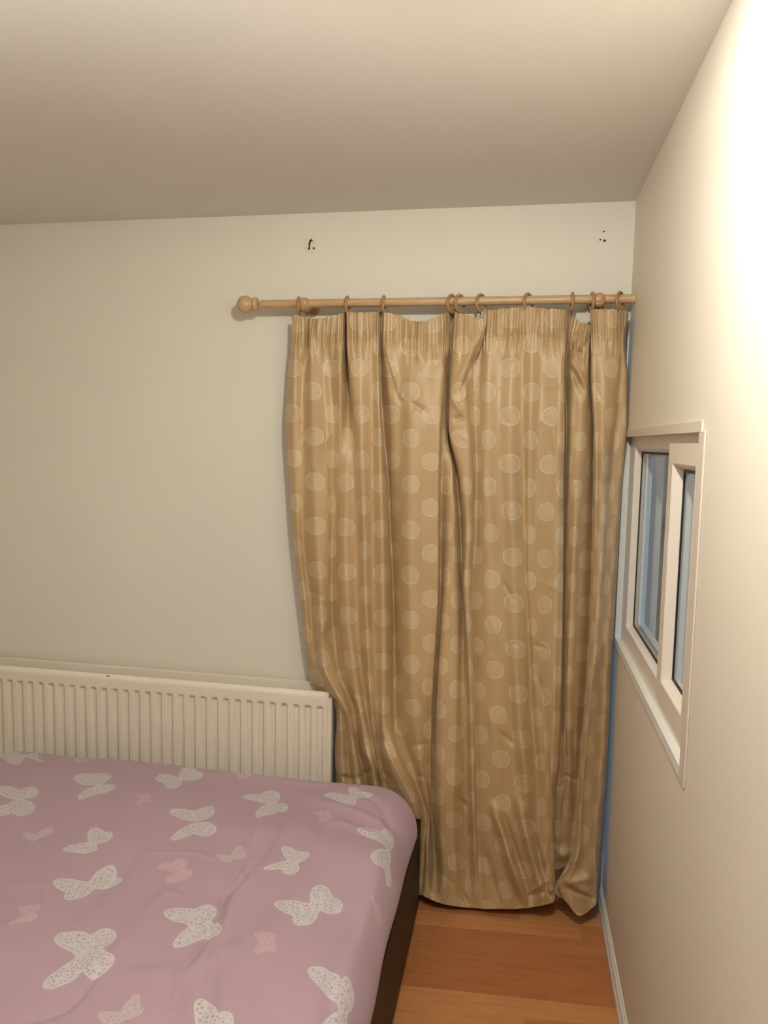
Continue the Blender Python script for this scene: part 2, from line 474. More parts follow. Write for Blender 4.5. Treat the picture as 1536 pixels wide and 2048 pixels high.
# ------------------------------------------------------------------ curtain pole, brackets, rings
PY, PZ, PR = 2.362, 0.4425, 0.0135
pole = empty('curtain_pole', (-.27, PY, PZ))
tag(pole, 'worn wooden curtain pole with a turned ball finial at its left end', 'curtain pole')
x0p = at_y(522, 608, PY)[0]
bm = bmesh.new(); lathe(bm, [(0, PR), (XW - .012 - x0p, PR)], (1, 0, 0), (x0p, PY, PZ)); fin('pole', bm, M['pole'], pole, True)
bm = bmesh.new(); lathe(bm, [(0, PR + .0008), (.011, PR + .0008)], (1, 0, 0), (XW - .012, PY, PZ)); fin('end_cap', bm, M['polecap'], pole, True)
xf = at_y(491, 608, PY)[0]
pr = [(-.0285 * math.cos(t), .0285 * math.sin(t)) for t in np.linspace(0, 2.45, 18)]
xe, re_ = pr[-1]
pr += [(xe + .002, re_ - .001), (xe + .0035, re_ - .002), (xe + .0045, re_ - .0005), (xe + .006, .0195), (xe + .009, .0225), (xe + .013, .0238), (xe + .017, .0228), (xe + .020, .0205), (xe + .0215, .0175), (xe + .0215, .010)]
bm = bmesh.new(); lathe(bm, pr, (1, 0, 0), (xf, PY, PZ), 40); fin('finial', bm, M['bracket'] if False else M['pole'], pole, True)

def make_bracket(px, label):
    x = at_y(px, 605, PY)[0]
    t = empty('pole_bracket', (x, D, PZ))
    tag(t, label, 'bracket', 'turned wooden brackets holding the pole')
    bm = bmesh.new(); lathe(bm, [(0, .026), (.006, .026), (.010, .022), (.012, .014)], (0, -1, 0), (x, D, PZ - .003)); fin('wall_plate', bm, M['bracket'], t, True)
    bm = bmesh.new(); lathe(bm, [(.008, .0125), (.030, .010), (.055, .0115), (.062, .016), (.072, .0215), (.082, .0235), (.094, .0225), (.104, .0185), (.108, .0145)], (0, -1, 0), (x, D, PZ - .004)); fin('stem', bm, M['bracket'], t, True)
    bm = bmesh.new(); lathe(bm, [(.106, .0138), (.111, .0132), (.113, .010), (.1135, 0)], (0, -1, 0), (x, D, PZ - .002)); fin('screw_cover', bm, M['bracket'], t, True)
make_bracket(609, 'turned wooden pole bracket near the ball finial, at the left end')
make_bracket(1197, 'turned wooden pole bracket near the right wall')

ring_specs = [(598, 10, 'first wooden curtain ring from the ball finial, against the left bracket'),
              (695, 0, 'second wooden curtain ring from the left, above the first deep pleat'),
              (768, 2, 'third wooden curtain ring from the left, at the start of the long sag'),
              (904, -26, 'left one of the two touching wooden curtain rings mid pole'),
              (920, -26, 'right one of the two touching wooden curtain rings mid pole'),
              (962, -30, 'sixth wooden curtain ring from the left, over the dropped heading corner'),
              (1056, -28, 'seventh wooden curtain ring from the left, alone over the flat panel'),
              (1144, 2, 'eighth wooden curtain ring from the left, left of the second gap'),
              (1184, 4, 'wooden curtain ring pressed against the right bracket'),
              (1240, -27, 'last wooden curtain ring, nearest the right wall')]
RR, Rr = .0262, .0048
ring_me = eye_me = None
for i, (px, yaw, lab) in enumerate(ring_specs):
    x = at_y(px, 605, PY)[0]
    zc = PZ + PR - (RR - Rr) + .0005
    t = empty('curtain_ring', (x, PY, zc))
    t.rotation_euler = (0, 0, math.radians(yaw))
    tag(t, lab, 'curtain ring', 'wooden rings on the curtain pole')
    if ring_me is None:
        bm = bmesh.new(); torus(bm, (0, 0, 0), RR, Rr, (1, 0, 0), 48, 14)
        ring_me = bpy.data.meshes.new('ring'); bmesh.ops.recalc_face_normals(bm, faces=bm.faces); bm.to_mesh(ring_me); bm.free(); ring_me.materials.append(M['ringwood'])
        bm = bmesh.new(); lathe(bm, [(0, .0016), (.006, .0016)], (0, 0, -1), (0, 0, -RR - Rr + .001), 8); torus(bm, (0, 0, -RR - Rr - .008), .004, .0011, (1, 0, 0), 16, 6)
        eye_me = bpy.data.meshes.new('screw_eye'); bmesh.ops.recalc_face_normals(bm, faces=bm.faces); bm.to_mesh(eye_me); bm.free(); eye_me.materials.append(M['brass'])
        for me in (ring_me, eye_me): me.polygons.foreach_set('use_smooth', [True] * len(me.polygons))
    for nm, me in (('ring', ring_me), ('screw_eye', eye_me)):
        o = bpy.data.objects.new(nm, me); COL.objects.link(o); o.parent = t

# ------------------------------------------------------------------ curtain
#  each line follows one fabric column (u, in units of the dot spacing) down the curtain:
#  (u, [(y_px, x_px, forward_cm), ...], top_px, bottom_px)
CL = [
 (-.35, [(640,584,-.4),(690,582,-.8),(720,578,-1.2),(760,575,-1.2),(850,571,-1),(950,577,-1),(1070,586,-1.2),(1200,600,-1.5),(1300,612,-2.2),(1360,621,-3),(1385,640,-2.5),(1402,667,-1.5),(1440,673,-2),(1500,669,-2),(1560,673,-2),(1790,690,-3)], 630, 1790),
 (.1, [(640,595,.5),(690,592,.8),(760,589,.5),(850,588,.8),(950,591,.5),(1070,597,0),(1200,610,0),(1300,620,-.5),(1360,634,-1.5),(1385,655,-.8),(1405,678,.5),(1440,682,1.2),(1550,686,1),(1790,705,0)], 631, 1790),
 (.5, [(640,613,-.8),(690,614,-1),(760,607,-.6),(850,606,0),(950,607,.2),(1070,607,-1),(1200,621,-1.2),(1300,628,-1),(1360,648,.5),(1390,670,1.5),(1440,688,.5),(1550,700,-.5),(1790,722,-1)], 635, 1790),
 (1, [(640,628,.3),(690,622,.8),(802,625,1.6),(970,630,1.8),(1070,633,2),(1158,639,2),(1250,642,2),(1330,647,2.2),(1380,670,2.4),(1434,696,2.4),(1530,709,1.8),(1790,740,1)], 637, 1790),
 (1.5, [(640,645,.4),(690,641,.5),(760,645,1.4),(850,650,1.8),(950,652,1.5),(1070,655,1),(1250,656,.2),(1330,664,.5),(1400,688,1.5),(1550,721,1),(1790,756,0)], 636, 1790),
 (2, [(640,664,.8),(690,659,.6),(755,661,.6),(839,667,1),(930,665,.5),(1070,664,-.4),(1190,663,-1.4),(1270,668,-1.8),(1353,682,-1),(1434,709,-.8),(1500,716,-1.6),(1550,730,-1.8),(1790,765,-1)], 632, 1790),
 (2.5, [(640,684,1.4),(690,683,2),(760,681,2.2),(850,682,1.6),(950,675,.8),(1070,674,0),(1250,679,0),(1353,692,.2),(1400,707,0),(1500,722,-.8),(1550,738,.2),(1790,774,.5)], 626, 1790),
 (2.85, [(640,690,-1),(690,690,-2),(760,691,-1),(850,689,.4),(950,684,1.2),(1070,682,1),(1250,688,1.2),(1353,701,1.2),(1430,721,1.6),(1500,733,1.8),(1550,747,2),(1790,784,1.5)], 624, 1790),
 (3.1, [(640,691,-2.5),(690,692,-3),(760,695,-2.5),(850,697,-.5),(950,693,1.4),(1070,691,1.6),(1221,696,1.8),(1303,703,1.8),(1385,715,1.5),(1450,731,1.2),(1500,741,1.2),(1550,752,1),(1790,790,1)], 624, 1790),
 (3.4, [(640,694,1),(690,695,1.4),(760,699,.8),(850,704,.2),(950,706,.8),(1070,710,.4),(1250,714,.2),(1400,731,-.4),(1500,747,.2),(1550,757,-.5),(1790,794,-1)], 623, 1790),
 (4, [(640,718,1.2),(740,718,1.6),(833,721,1.9),(920,724,2.1),(1012,727,2.2),(1098,729,2.2),(1183,731,2.2),(1269,735,2.2),(1351,738,2),(1437,745,1.6),(1500,753,1.4),(1550,761,.8),(1790,802,.5)], 625, 1790),
 (4.6, [(640,742,.6),(690,744,.5),(760,744,.5),(850,745,.4),(950,745,.3),(1070,747,.2),(1250,749,.1),(1400,754,.2),(1500,759,-.6),(1550,768,-.8),(1790,812,-1)], 624, 1790),
 (5, [(640,755,.5),(696,755,.8),(787,756,1.2),(873,759,1.4),(965,761,1.4),(1051,764,1.4),(1132,765,1.4),(1218,767,1.4),(1300,767,1.2),(1376,767,1.2),(1450,766,1.8),(1490,772,2.5),(1550,790,2.8),(1640,825,2),(1790,832,1)], 623, 1790),
 (5.35, [(640,758,-.6),(690,758,-.4),(760,759,.2),(850,763,.2),(950,769,-.2),(1070,774,-.6),(1250,779,-.8),(1400,779,-.6),(1450,776,1),(1490,786,2.2),(1550,808,2.2),(1640,840,1),(1790,838,1)], 623, 1790),
 (5.6, [(640,760,-2.8),(690,760,-3),(760,761,-3),(850,766,-3),(950,775,-3.2),(1070,781,-3.4),(1250,788,-3.4),(1400,789,-2.6),(1470,790,-1.6),(1550,820,-1.2),(1640,848,-1.8),(1790,843,1.5)], 623, 1790),
 (6, [(640,771,1),(690,769,1),(746,776,.8),(836,782,0),(930,783,-.8),(1014,785,-2),(1105,789,-2.2),(1267,793,-2.2),(1354,796,-2),(1434,797,-1.6),(1550,829,-2),(1640,852,-2.6),(1700,850,0),(1790,846,1.8)], 625, 1791),
 (6.5, [(640,797,.8),(690,795,1),(760,799,.6),(850,803,.6),(950,801,.5),(1070,801,.2),(1250,803,0),(1400,808,0),(1550,836,-1.2),(1640,855,-2.4),(1700,852,.6),(1790,849,2)], 630, 1793),
 (7, [(640,826,.6),(700,822,1.4),(880,822,2),(1069,821,2.2),(1242,822,2.2),(1328,823,2),(1412,827,1.4),(1550,844,-.4),(1640,858,-2.2),(1700,855,.8),(1790,853,2)], 642, 1795),
 (7.6, [(640,850,.6),(690,848,1.2),(760,848,1.8),(850,846,1.9),(950,845,1.6),(1070,846,1.5),(1250,846,1.3),(1400,846,.8),(1550,853,-1),(1640,861,-2.6),(1700,858,-.5),(1790,858,2)], 642, 1797),
 (8, [(640,869,.5),(745,871,1.2),(837,868,1.4),(930,863,1.2),(1018,862,1.2),(1108,863,1.2),(1194,864,1),(1279,863,.8),(1365,859,.4),(1450,858,-.4),(1550,858,-1.6),(1640,863,-3.2),(1740,866,-2.5),(1790,864,2)], 634, 1800),
 (8.4, [(640,885,.2),(690,886,.4),(760,885,.8),(850,880,1),(950,876,1.2),(1070,876,1.2),(1200,875,.9),(1300,871,.2),(1400,865,-.4),(1550,862,-2),(1640,864,-3.4),(1740,870,-2.6),(1790,869,1.8)], 628, 1802),
 (8.65, [(640,891,0),(690,890,0),(760,889,.2),(850,884,.2),(950,883,-.6),(1070,882,-1.8),(1200,880,-2.2),(1300,875,-2.6),(1400,869,-2.8),(1550,865,-3),(1640,866,-3.4),(1740,873,-2),(1790,873,1.8)], 626, 1804),
 (9, [(640,896,-.6),(690,895,-1),(760,892,-1),(882,891,-.6),(972,895,.5),(1065,894,1),(1153,891,1.2),(1242,886,1.4),(1332,880,1.4),(1430,876,1.4),(1550,876,1.6),(1640,876,1.4),(1740,881,1.6),(1790,880,2.2)], 624, 1806),
 (9.45, [(640,900,-2),(690,898,-2.2),(760,895,-2.2),(850,893,-2),(950,903,.6),(1065,904,1.6),(1153,901,1.8),(1250,899,2),(1400,894,2.2),(1550,890,2.4),(1640,888,2.4),(1740,892,2.4),(1800,890,2.4)], 622, 1809),
 (10, [(640,903,-3),(690,901,-3.4),(760,897,-3.6),(850,894,-3.6),(950,908,-.6),(1070,914,.4),(1202,915,1),(1289,914,1.4),(1381,912,1.8),(1470,911,2),(1557,908,2.2),(1647,906,2.2),(1750,911,2.2),(1800,908,2.2)], 622, 1812),
 (10.3, [(640,906,-3.6),(690,904,-3.8),(760,898,-4),(850,896,-4),(950,913,-3.8),(1070,922,-3.2),(1250,926,-1.8),(1400,923,-.4),(1550,919,.6),(1640,918,.4),(1740,922,.6),(1800,920,1.6)], 622, 1814),
 (10.5, [(640,910,.8),(690,906,1),(760,901,1.2),(850,898,1.4),(950,919,1),(1070,928,.6),(1170,926,.6),(1250,929,0),(1400,932,-.4),(1550,930,-.6),(1640,930,-.8),(1740,935,-.6),(1800,933,1.2)], 624, 1815),
 (11, [(640,929,1.6),(704,926,2.4),(794,916,2.4),(885,927,2),(980,934,2),(1072,937,2),(1165,933,2),(1255,936,1.8),(1345,939,1.6),(1450,942,1.4),(1600,945,1.2),(1700,949,1.2),(1800,952,1.6)], 629, 1816),
 (11.5, [(640,951,1.6),(690,946,2.6),(760,932,2.2),(850,938,1.6),(950,946,1),(1070,946,.8),(1165,942,.8),(1250,944,.6),(1400,949,.4),(1550,951,.4),(1700,954,.4),(1800,960,1.4)], 634, 1817),
 (11.75, [(640,970,1.4),(690,961,2.2),(760,936,1),(850,944,.4),(950,950,-.2),(1070,949,-.6),(1165,945,-.8),(1250,948,-.8),(1400,953,-.6),(1550,954,-.4),(1700,958,0),(1800,966,1.4)], 638, 1818),
 (12, [(640,974,.8),(690,963,.6),(739,948,-.6),(850,951,-.4),(950,954,-.6),(1070,953,-.6),(1198,949,-.6),(1280,952,-.6),(1370,956,-.4),(1550,962,0),(1700,968,.6),(1800,977,1.6)], 640, 1818),
 (12.3, [(640,965,-.6),(690,962,-.6),(739,957,-.6),(850,957,-.2),(950,960,0),(1070,961,.2),(1198,960,.2),(1280,962,.2),(1370,966,.2),(1550,974,.4),(1700,978,.8),(1800,987,1.6)], 621, 1818),
 (13, [(640,982,.4),(686,978,.4),(784,976,.7),(970,975,1),(1062,980,1.2),(1151,981,1.2),(1243,984,1.2),(1330,988,1.1),(1415,995,1),(1502,1001,1),(1600,1007,.8),(1700,1010,1),(1800,1013,1.6)], 620, 1818),
 (13.6, [(640,1005,.3),(760,1000,.2),(900,999,.4),(1070,1006,.4),(1250,1010,.4),(1400,1020,.4),(1550,1028,.6),(1700,1030,1.2),(1800,1031,1.6)], 617, 1818),
 (14, [(640,1030,.5),(732,1023,.8),(922,1020,1.2),(1018,1024,1.4),(1108,1026,1.4),(1200,1028,1.4),(1290,1031,1.5),(1383,1035,1.6),(1470,1041,1.8),(1560,1050,1.6),(1700,1050,1.2),(1800,1043,1.5)], 614, 1817),
 (14.55, [(640,1047,.3),(690,1046,.2),(760,1045,.2),(850,1045,.2),(950,1047,0),(1070,1048,-.2),(1200,1052,-.6),(1300,1058,-1),(1400,1061,-1),(1550,1072,-.6),(1700,1075,.4),(1800,1057,1)], 613, 1816),
 (15, [(640,1067,.7),(683,1064,.9),(781,1062,1.2),(878,1060,1.2),(966,1058,1),(1058,1058,.6),(1151,1058,.2),(1250,1063,-.2),(1330,1067,-.2),(1450,1075,0),(1550,1082,0),(1700,1084,.6),(1800,1069,1.2)], 614, 1814),
 (15.5, [(640,1085,.4),(760,1083,.4),(900,1077,.4),(1070,1073,.3),(1250,1075,.3),(1400,1083,.5),(1550,1091,.5),(1700,1093,1),(1800,1080,2)], 617, 1812),
 (16, [(640,1111,.6),(734,1106,.8),(830,1104,1),(925,1100,1.1),(1020,1095,1.1),(1111,1089,1),(1199,1086,.9),(1290,1084,.8),(1375,1088,.8),(1450,1091,.6),(1550,1096,.4),(1700,1099,.6),(1800,1090,2)], 618, 1810),
 (16.6, [(640,1124,.7),(760,1120,1.2),(900,1117,1.7),(1070,1112,2),(1200,1111,2.1),(1300,1108,2.1),(1400,1108,2),(1550,1102,1.4),(1650,1103,1.4),(1700,1103,1.4),(1800,1100,1.8)], 619, 1807),
 (17, [(640,1130,.5),(760,1126,.9),(900,1126,1.2),(1070,1123,1.4),(1161,1122,1.4),(1252,1119,1.5),(1340,1116,1.5),(1427,1114,1.5),(1509,1111,1.2),(1600,1106,.6),(1700,1107,.8),(1800,1107,1.4)], 620, 1804),
 (17.3, [(640,1133,.2),(690,1131,.2),(760,1129,.2),(850,1130,.3),(950,1128,.4),(1070,1127,.4),(1250,1125,.5),(1400,1122,.4),(1509,1118,.2),(1600,1109,-.4),(1700,1109,.2),(1760,1110,.6)], 621, 1790),
 (17.55, [(640,1138,-2.5),(690,1134,-3),(760,1130,-3.2),(850,1133,-3.4),(950,1130,-3.6),(1070,1129,-3.6),(1250,1127,-3),(1400,1124,-2.4),(1509,1121,-2.2),(1600,1110,-3),(1700,1105,-3.4),(1760,1107,-2.6)], 625, 1752),
 (18, [(640,1149,-.5),(690,1140,-.4),(755,1142,.2),(842,1141,.4),(950,1136,-.4),(1070,1132,-1.4),(1250,1128,-1.6),(1400,1127,-1.2),(1550,1126,-2),(1650,1116,-3.2),(1738,1108,-3.6)], 634, 1740),
 (18.6, [(640,1163,.8),(690,1155,1),(760,1154,1.2),(850,1152,1),(950,1145,.6),(1070,1139,0),(1250,1134,-.2),(1400,1131,-.4),(1550,1130,-2.6),(1650,1124,-3.4),(1738,1117,-3.8)], 645, 1738),
 (19, [(640,1173,1.4),(712,1162,1.4),(800,1163,1.4),(850,1162,1.2),(950,1155,1),(1070,1149,1),(1154,1146,1),(1238,1141,.8),(1320,1138,.6),(1400,1137,.2),(1550,1138,-2),(1650,1132,-3.2),(1732,1125,-3.8)], 647, 1735),
 (19.5, [(640,1182,1.8),(690,1176,1.4),(760,1174,.8),(850,1175,.2),(950,1169,.4),(1070,1158,.2),(1250,1152,.2),(1400,1148,-.4),(1550,1146,-2.8),(1650,1141,-3.6),(1728,1133,-4)], 650, 1730),
 (20, [(640,1183,-.5),(690,1180,-1),(760,1179,-1.4),(850,1183,-1.6),(950,1180,-1.2),(1070,1174,-1.2),(1202,1170,-1.2),(1289,1165,-1.2),(1373,1161,-1.4),(1453,1156,-1.8),(1550,1152,-3.4),(1650,1146,-4),(1725,1139,-4)], 640, 1727),
 (20.35, [(640,1180,-2.5),(690,1181,-3.5),(760,1182,-3.8),(850,1187,-4),(950,1187,-4),(1070,1186,-3.6),(1250,1180,-3.4),(1400,1171,-3.4),(1500,1162,-3.6),(1600,1155,-4),(1700,1148,-4),(1745,1135,-3),(1770,1116,-1)], 622, 1780),
 (20.6, [(640,1182,.4),(690,1182,.6),(760,1183,.6),(850,1188,.8),(950,1189,.8),(1070,1188,.8),(1250,1182,.8),(1400,1173,.8),(1500,1164,.8),(1600,1157,.8),(1700,1150,.8),(1740,1138,1),(1764,1115,1.5),(1800,1128,1.5)], 619, 1800),
 (21, [(640,1191,.6),(690,1192,1),(787,1192,1.4),(880,1196,1.6),(970,1195,1.6),(1070,1192,1.6),(1250,1185,1.6),(1400,1176,1.6),(1500,1167,1.6),(1600,1159,1.6),(1700,1152,1.6),(1740,1142,2),(1768,1126,2.6),(1800,1136,2.4)], 618, 1815),
 (21.5, [(640,1208,.6),(690,1208,1),(760,1208,1.8),(850,1207,2.2),(950,1204,2.4),(1070,1200,2.4),(1250,1191,2.4),(1400,1181,2.4),(1500,1172,2.4),(1600,1164,2.2),(1700,1157,2),(1760,1144,2.6),(1800,1147,2.6)], 618, 1825),
 (22, [(640,1226,.5),(745,1226,.9),(843,1221,1.4),(943,1214,1.8),(1037,1209,2.2),(1132,1203,2.4),(1226,1197,2.4),(1317,1190,2.4),(1406,1182,2.2),(1492,1175,2),(1600,1168,1.4),(1700,1166,1),(1760,1160,2),(1800,1159,2.4)], 618, 1832),
 (22.5, [(640,1238,.3),(690,1238,.2),(760,1235,.2),(850,1229,.2),(950,1221,.4),(1070,1213,.8),(1250,1204,.8),(1400,1196,.8),(1500,1189,.8),(1600,1183,.6),(1700,1178,.4),(1770,1176,1.6),(1800,1174,1.8)], 619, 1826),
 (23, [(640,1243,-.4),(703,1242,-.4),(800,1237,-.4),(892,1229,0),(986,1222,.2),(1070,1219,0),(1250,1210,0),(1400,1203,0),(1500,1198,0),(1600,1192,0),(1700,1186,0),(1770,1187,.8),(1800,1185,1.2)], 620, 1816),
 (24, [(640,1253,-.8),(690,1248,-1),(760,1252,-.8),(853,1252,-.6),(951,1243,-.4),(1039,1236,-.6),(1130,1230,-.6),(1250,1221,-.6),(1400,1214,-.6),(1500,1209,-.6),(1600,1202,-.6),(1700,1194,-.6),(1800,1193,.4)], 624, 1808),
 (24.5, [(640,1256,-2),(690,1249,-2.4),(760,1256,-2.4),(850,1255,-2.4),(950,1246,-2.4),(1060,1239,-2.4),(1150,1234,-2.4),(1250,1228,-2.4),(1350,1222,-2.4),(1450,1218,-2.4),(1550,1212,-2.4),(1650,1204,-2.4),(1740,1197,-2),(1800,1195,-1)], 627, 1802),
]
DSC = 1.75
def pchip(xk, yk, x):
    """smooth monotone-ish cubic through knots (finite-difference tangents)"""
    xk = np.asarray(xk, float); yk = np.asarray(yk, float)
    h = np.diff(xk); s = np.diff(yk) / h
    m = np.empty_like(yk)
    m[0], m[-1] = s[0], s[-1]
    m[1:-1] = np.where(s[:-1] * s[1:] <= 0, 0, 2 * s[:-1] * s[1:] / np.where(np.abs(s[:-1] + s[1:]) < 1e-9, 1, (s[:-1] + s[1:])))
    x = np.clip(x, xk[0] - 60, xk[-1] + 60)
    i = np.clip(np.searchsorted(xk, x) - 1, 0, len(h) - 1)
    t = (x - xk[i]) / h[i]
    tt_ = np.clip(t, 0, 1)
    H = ((1 + 2 * tt_) * (1 - tt_) ** 2 * yk[i] + tt_ * (1 - tt_) ** 2 * h[i] * m[i] + tt_ ** 2 * (3 - 2 * tt_) * yk[i + 1] + tt_ ** 2 * (tt_ - 1) * h[i] * m[i + 1])
    H = H + np.where(t < 0, (x - xk[0]) * m[0], 0) + np.where(t > 1, (x - xk[-1]) * m[-1], 0)
    return H
NV, UST = 340, 0.04
NU = int(24.85 / UST)
us = np.linspace(-.35, 24.5, NU)
lu = np.array([l[0] for l in CL])
ltop = np.array([l[2] for l in CL], float); lbot = np.array([l[3] for l in CL], float)
tv = np.linspace(0, 1, NV)
LX = np.empty((len(CL), NV)); LD = np.empty_like(LX); LY = np.empty_like(LX)
for i, (u_, pts, tp, bt) in enumerate(CL):
    yy = tp + tv * (bt - tp)
    k_ = [p[0] for p in pts]
    LX[i] = pchip(k_, [p[1] for p in pts], yy); LD[i] = pchip(k_, [p[2] for p in pts], yy); LY[i] = yy
def across(A, u=us):
    """cubic Hermite across the fabric lines (u direction), each row"""
    h = np.diff(lu); s = np.diff(A, axis=0) / h[:, None]
    m = np.empty_like(A); m[0], m[-1] = s[0], s[-1]
    w = h[1:] / (h[:-1] + h[1:])
    m[1:-1] = s[:-1] * w[:, None] + s[1:] * (1 - w)[:, None]
    lim = 3 * np.minimum(np.abs(s[:-1]), np.abs(s[1:]))
    same = s[:-1] * s[1:] > 0
    m[1:-1] = np.where(same, np.clip(m[1:-1], -lim, lim), m[1:-1] * .25)
    i = np.clip(np.searchsorted(lu, u) - 1, 0, len(h) - 1)
    t = ((u - lu[i]) / h[i])[:, None]; hh = h[i][:, None]
    return (1 + 2 * t) * (1 - t) ** 2 * A[i] + t * (1 - t) ** 2 * hh * m[i] + t * t * (3 - 2 * t) * A[i + 1] + t * t * (t - 1) * hh * m[i + 1]
GX, GD, GY = across(LX).T, across(LD).T, across(LY).T            # (NV, NU)
TOP = across(np.repeat(ltop[:, None], 2, 1))[:, 0][None, :]
U2 = np.repeat(us[None, :], NV, 0)
# small pencil pleats of the heading tape
dt = GY - TOP
ph = us * 2 * np.pi * 3.3 + 1.6 * np.sin(us * 2.1) + 1.1 * np.sin(us * 5.3 + 1)
amp = (0.30 + .16 * np.sin(us * 3.7))[None, :] * np.clip(1 - np.clip(dt - 48, 0, None) / 55, 0, 1) ** 1.5 * (0.7 + .3 * np.clip(dt / 20, 0, 1))
GD = GD + 2.3 * amp * (1.5 * np.abs(np.sin(ph / 2)) ** .5 - 1.0)[None, :]
GD = GD - .22 * np.exp(-((dt - 58) / 3.2) ** 2)                    # the stitched line below the tape
GD = GD + .12 * np.exp(-((dt - 5) / 2.5) ** 2)
GY = GY + .9 * np.sin(ph + 1)[None, :] * np.clip(1 - dt / 25, 0, 1)
for hx_, hd_ in [(599, .5), (611, .7), (616, .5), (630, .7), (651, .6), (668, .4), (680, .4), (703, .4), (711, .6), (722, .3), (745, .5), (752, .4), (782, .4), (800, .5), (818, .5), (826, .4), (833, .6), (842, .6), (851, .5), (866, .3), (880, .5), (893, .5), (921, .5), (936, .6), (948, .5), (990, .5), (1003, .4), (1012, .6), (1030, .3), (1044, .5), (1056, .4), (1075, .5), (1085, .4), (1096, .5), (1110, .3), (1200, .5), (1212, .6), (1222, .5), (1236, .6), (1247, .6)]:
    lean = hx_ + 2.0 * np.sin(hx_) * dt / 60
    GD = GD - hd_ * np.exp(-((GX - lean) / 1.9) ** 2) * np.clip(1 - np.clip(dt - 42, 0, None) / 26, 0, 1)
# creases: (x1,y1,x2,y2, cm, width px) ; steps: left side of the line stands forward
def seg_dist(x1, y1, x2, y2):
    dx, dy = x2 - x1, y2 - y1; L = math.hypot(dx, dy)
    t = ((GX - x1) * dx + (GY - y1) * dy) / L ** 2
    n = ((GX - x1) * dy - (GY - y1) * dx) / L                       # signed distance
    return t, n, np.sin(np.pi * np.clip(t, 0, 1)) ** .8
for (x1, y1, x2, y2, a, w) in [
    (1174, 652, 1142, 714, 1.0, 7), (1161, 658, 1137, 706, -.9, 5), (1187, 662, 1150, 724, -.8, 4), (1142, 720, 1181, 788, 1.0, 6), (1138, 726, 1168, 790, -1.2, 6),
    (977, 646, 919, 794, -1.3, 3.5), (966, 640, 911, 786, .6, 8), (998, 1150, 1030, 1205, -.35, 4), (1062, 1288, 1100, 1300, -.4, 3.5), (812, 1492, 866, 1488, -.3, 4), (828, 1552, 868, 1558, -.5, 3.5),
    (1126, 1548, 1156, 1562, -.6, 4), (1107, 1575, 1128, 1570, -.5, 4), (1100, 1690, 1140, 1720, .6, 8), (1105, 1720, 1150, 1700, .5, 8),
    (678, 1552, 712, 1560, -.8, 4), (712, 1558, 748, 1536, -.8, 4), (705, 1396, 716, 1430, -.8, 4),
    (990, 1460, 1045, 1500, -.4, 5), (1010, 1290, 1060, 1284, -.25, 3), (985, 1240, 1000, 1300, .2, 4),
    (905, 1590, 945, 1620, -.6, 5), (918, 1775, 937, 1808, -.8, 4), (1006, 1690, 1036, 1790, 1.0, 8), (982, 1600, 1058, 1825, 2.0, 9), (1030, 1580, 1092, 1820, 2.1, 10), (1002, 1620, 1064, 1810, -1.6, 7), (1054, 1620, 1100, 1800, -1.4, 6), (968, 1700, 1000, 1812, -.8, 7), (1040, 1450, 1068, 1700, .7, 9), (1000, 1430, 1020, 1640, -.5, 9),
    (1055, 1790, 1092, 1784, -.9, 4), (1095, 1785, 1108, 1775, 1.2, 6), (862, 1620, 878, 1770, -.8, 6), (850, 1660, 860, 1770, .7, 7),
    (1128, 1768, 1190, 1754, .9, 8), (1130, 1772, 1192, 1800, -1.4, 4), (1128, 1772, 1165, 1690, .8, 7), (1150, 1780, 1186, 1795, .5, 12),
    (800, 690, 850, 740, -.35, 8), (850, 740, 905, 700, .3, 10), (815, 800, 860, 830, -.35, 5), (870, 690, 868, 735, -.3, 5), (780, 780, 800, 830, .3, 10),
    (900, 790, 925, 830, .6, 6), (905, 840, 930, 835, -.5, 6), (1010, 1000, 1030, 1090, .25, 4), (985, 1000, 1010, 1110, -.2, 5),
    (610, 1180, 650, 1195, -.4, 5), (640, 1270, 660, 1240, .4, 6), (600, 880, 625, 860, -.3, 6), (588, 800, 600, 850, .4, 6), (640, 900, 668, 860, .25, 6),
    (640, 1330, 690, 1420, .5, 7), (668, 1290, 690, 1360, .5, 6), (730, 1500, 770, 1560, .5, 7), (760, 1540, 790, 1565, -.6, 4),
    (700, 1000, 720, 1060, .15, 6), (905, 1120, 925, 1180, .2, 6), (1068, 1330, 1090, 1400, -.4, 6)]:
    t, n, e = seg_dist(x1, y1, x2, y2)
    GD = GD + a * np.exp(-(n / w) ** 2) * e
for (x1, y1, x2, y2, a, w, sgn) in [
    (768, 690, 797, 786, .8, 18, -1), (797, 786, 806, 800, .6, 14, -1), (763, 1478, 848, 1640, 1.4, 26, 1), (1050, 1790, 1105, 1760, .8, 14, -1)]:
    t, n, e = seg_dist(x1, y1, x2, y2)
    n = -n * sgn
    GD = GD + a * np.where(n > 0, np.exp(-n / w), np.exp(n / 2.0)) * e
_r = np.random.default_rng(42)
for _ in range(95):                                                  # small sharp creases all over
    x1, y1 = _r.uniform(580, 1245), _r.uniform(720, 1740)
    th, L_ = _r.uniform(-1.0, 1.0) + (np.pi / 2 if _r.random() < .45 else 0), _r.uniform(25, 90)
    t, n, e = seg_dist(x1, y1, x1 + L_ * np.cos(th), y1 + L_ * np.sin(th))
    GD = GD + _r.choice([-1, 1]) * _r.uniform(.10, .24) * np.where(n > 0, np.exp(-n / 7), np.exp(n / 2.2)) * e
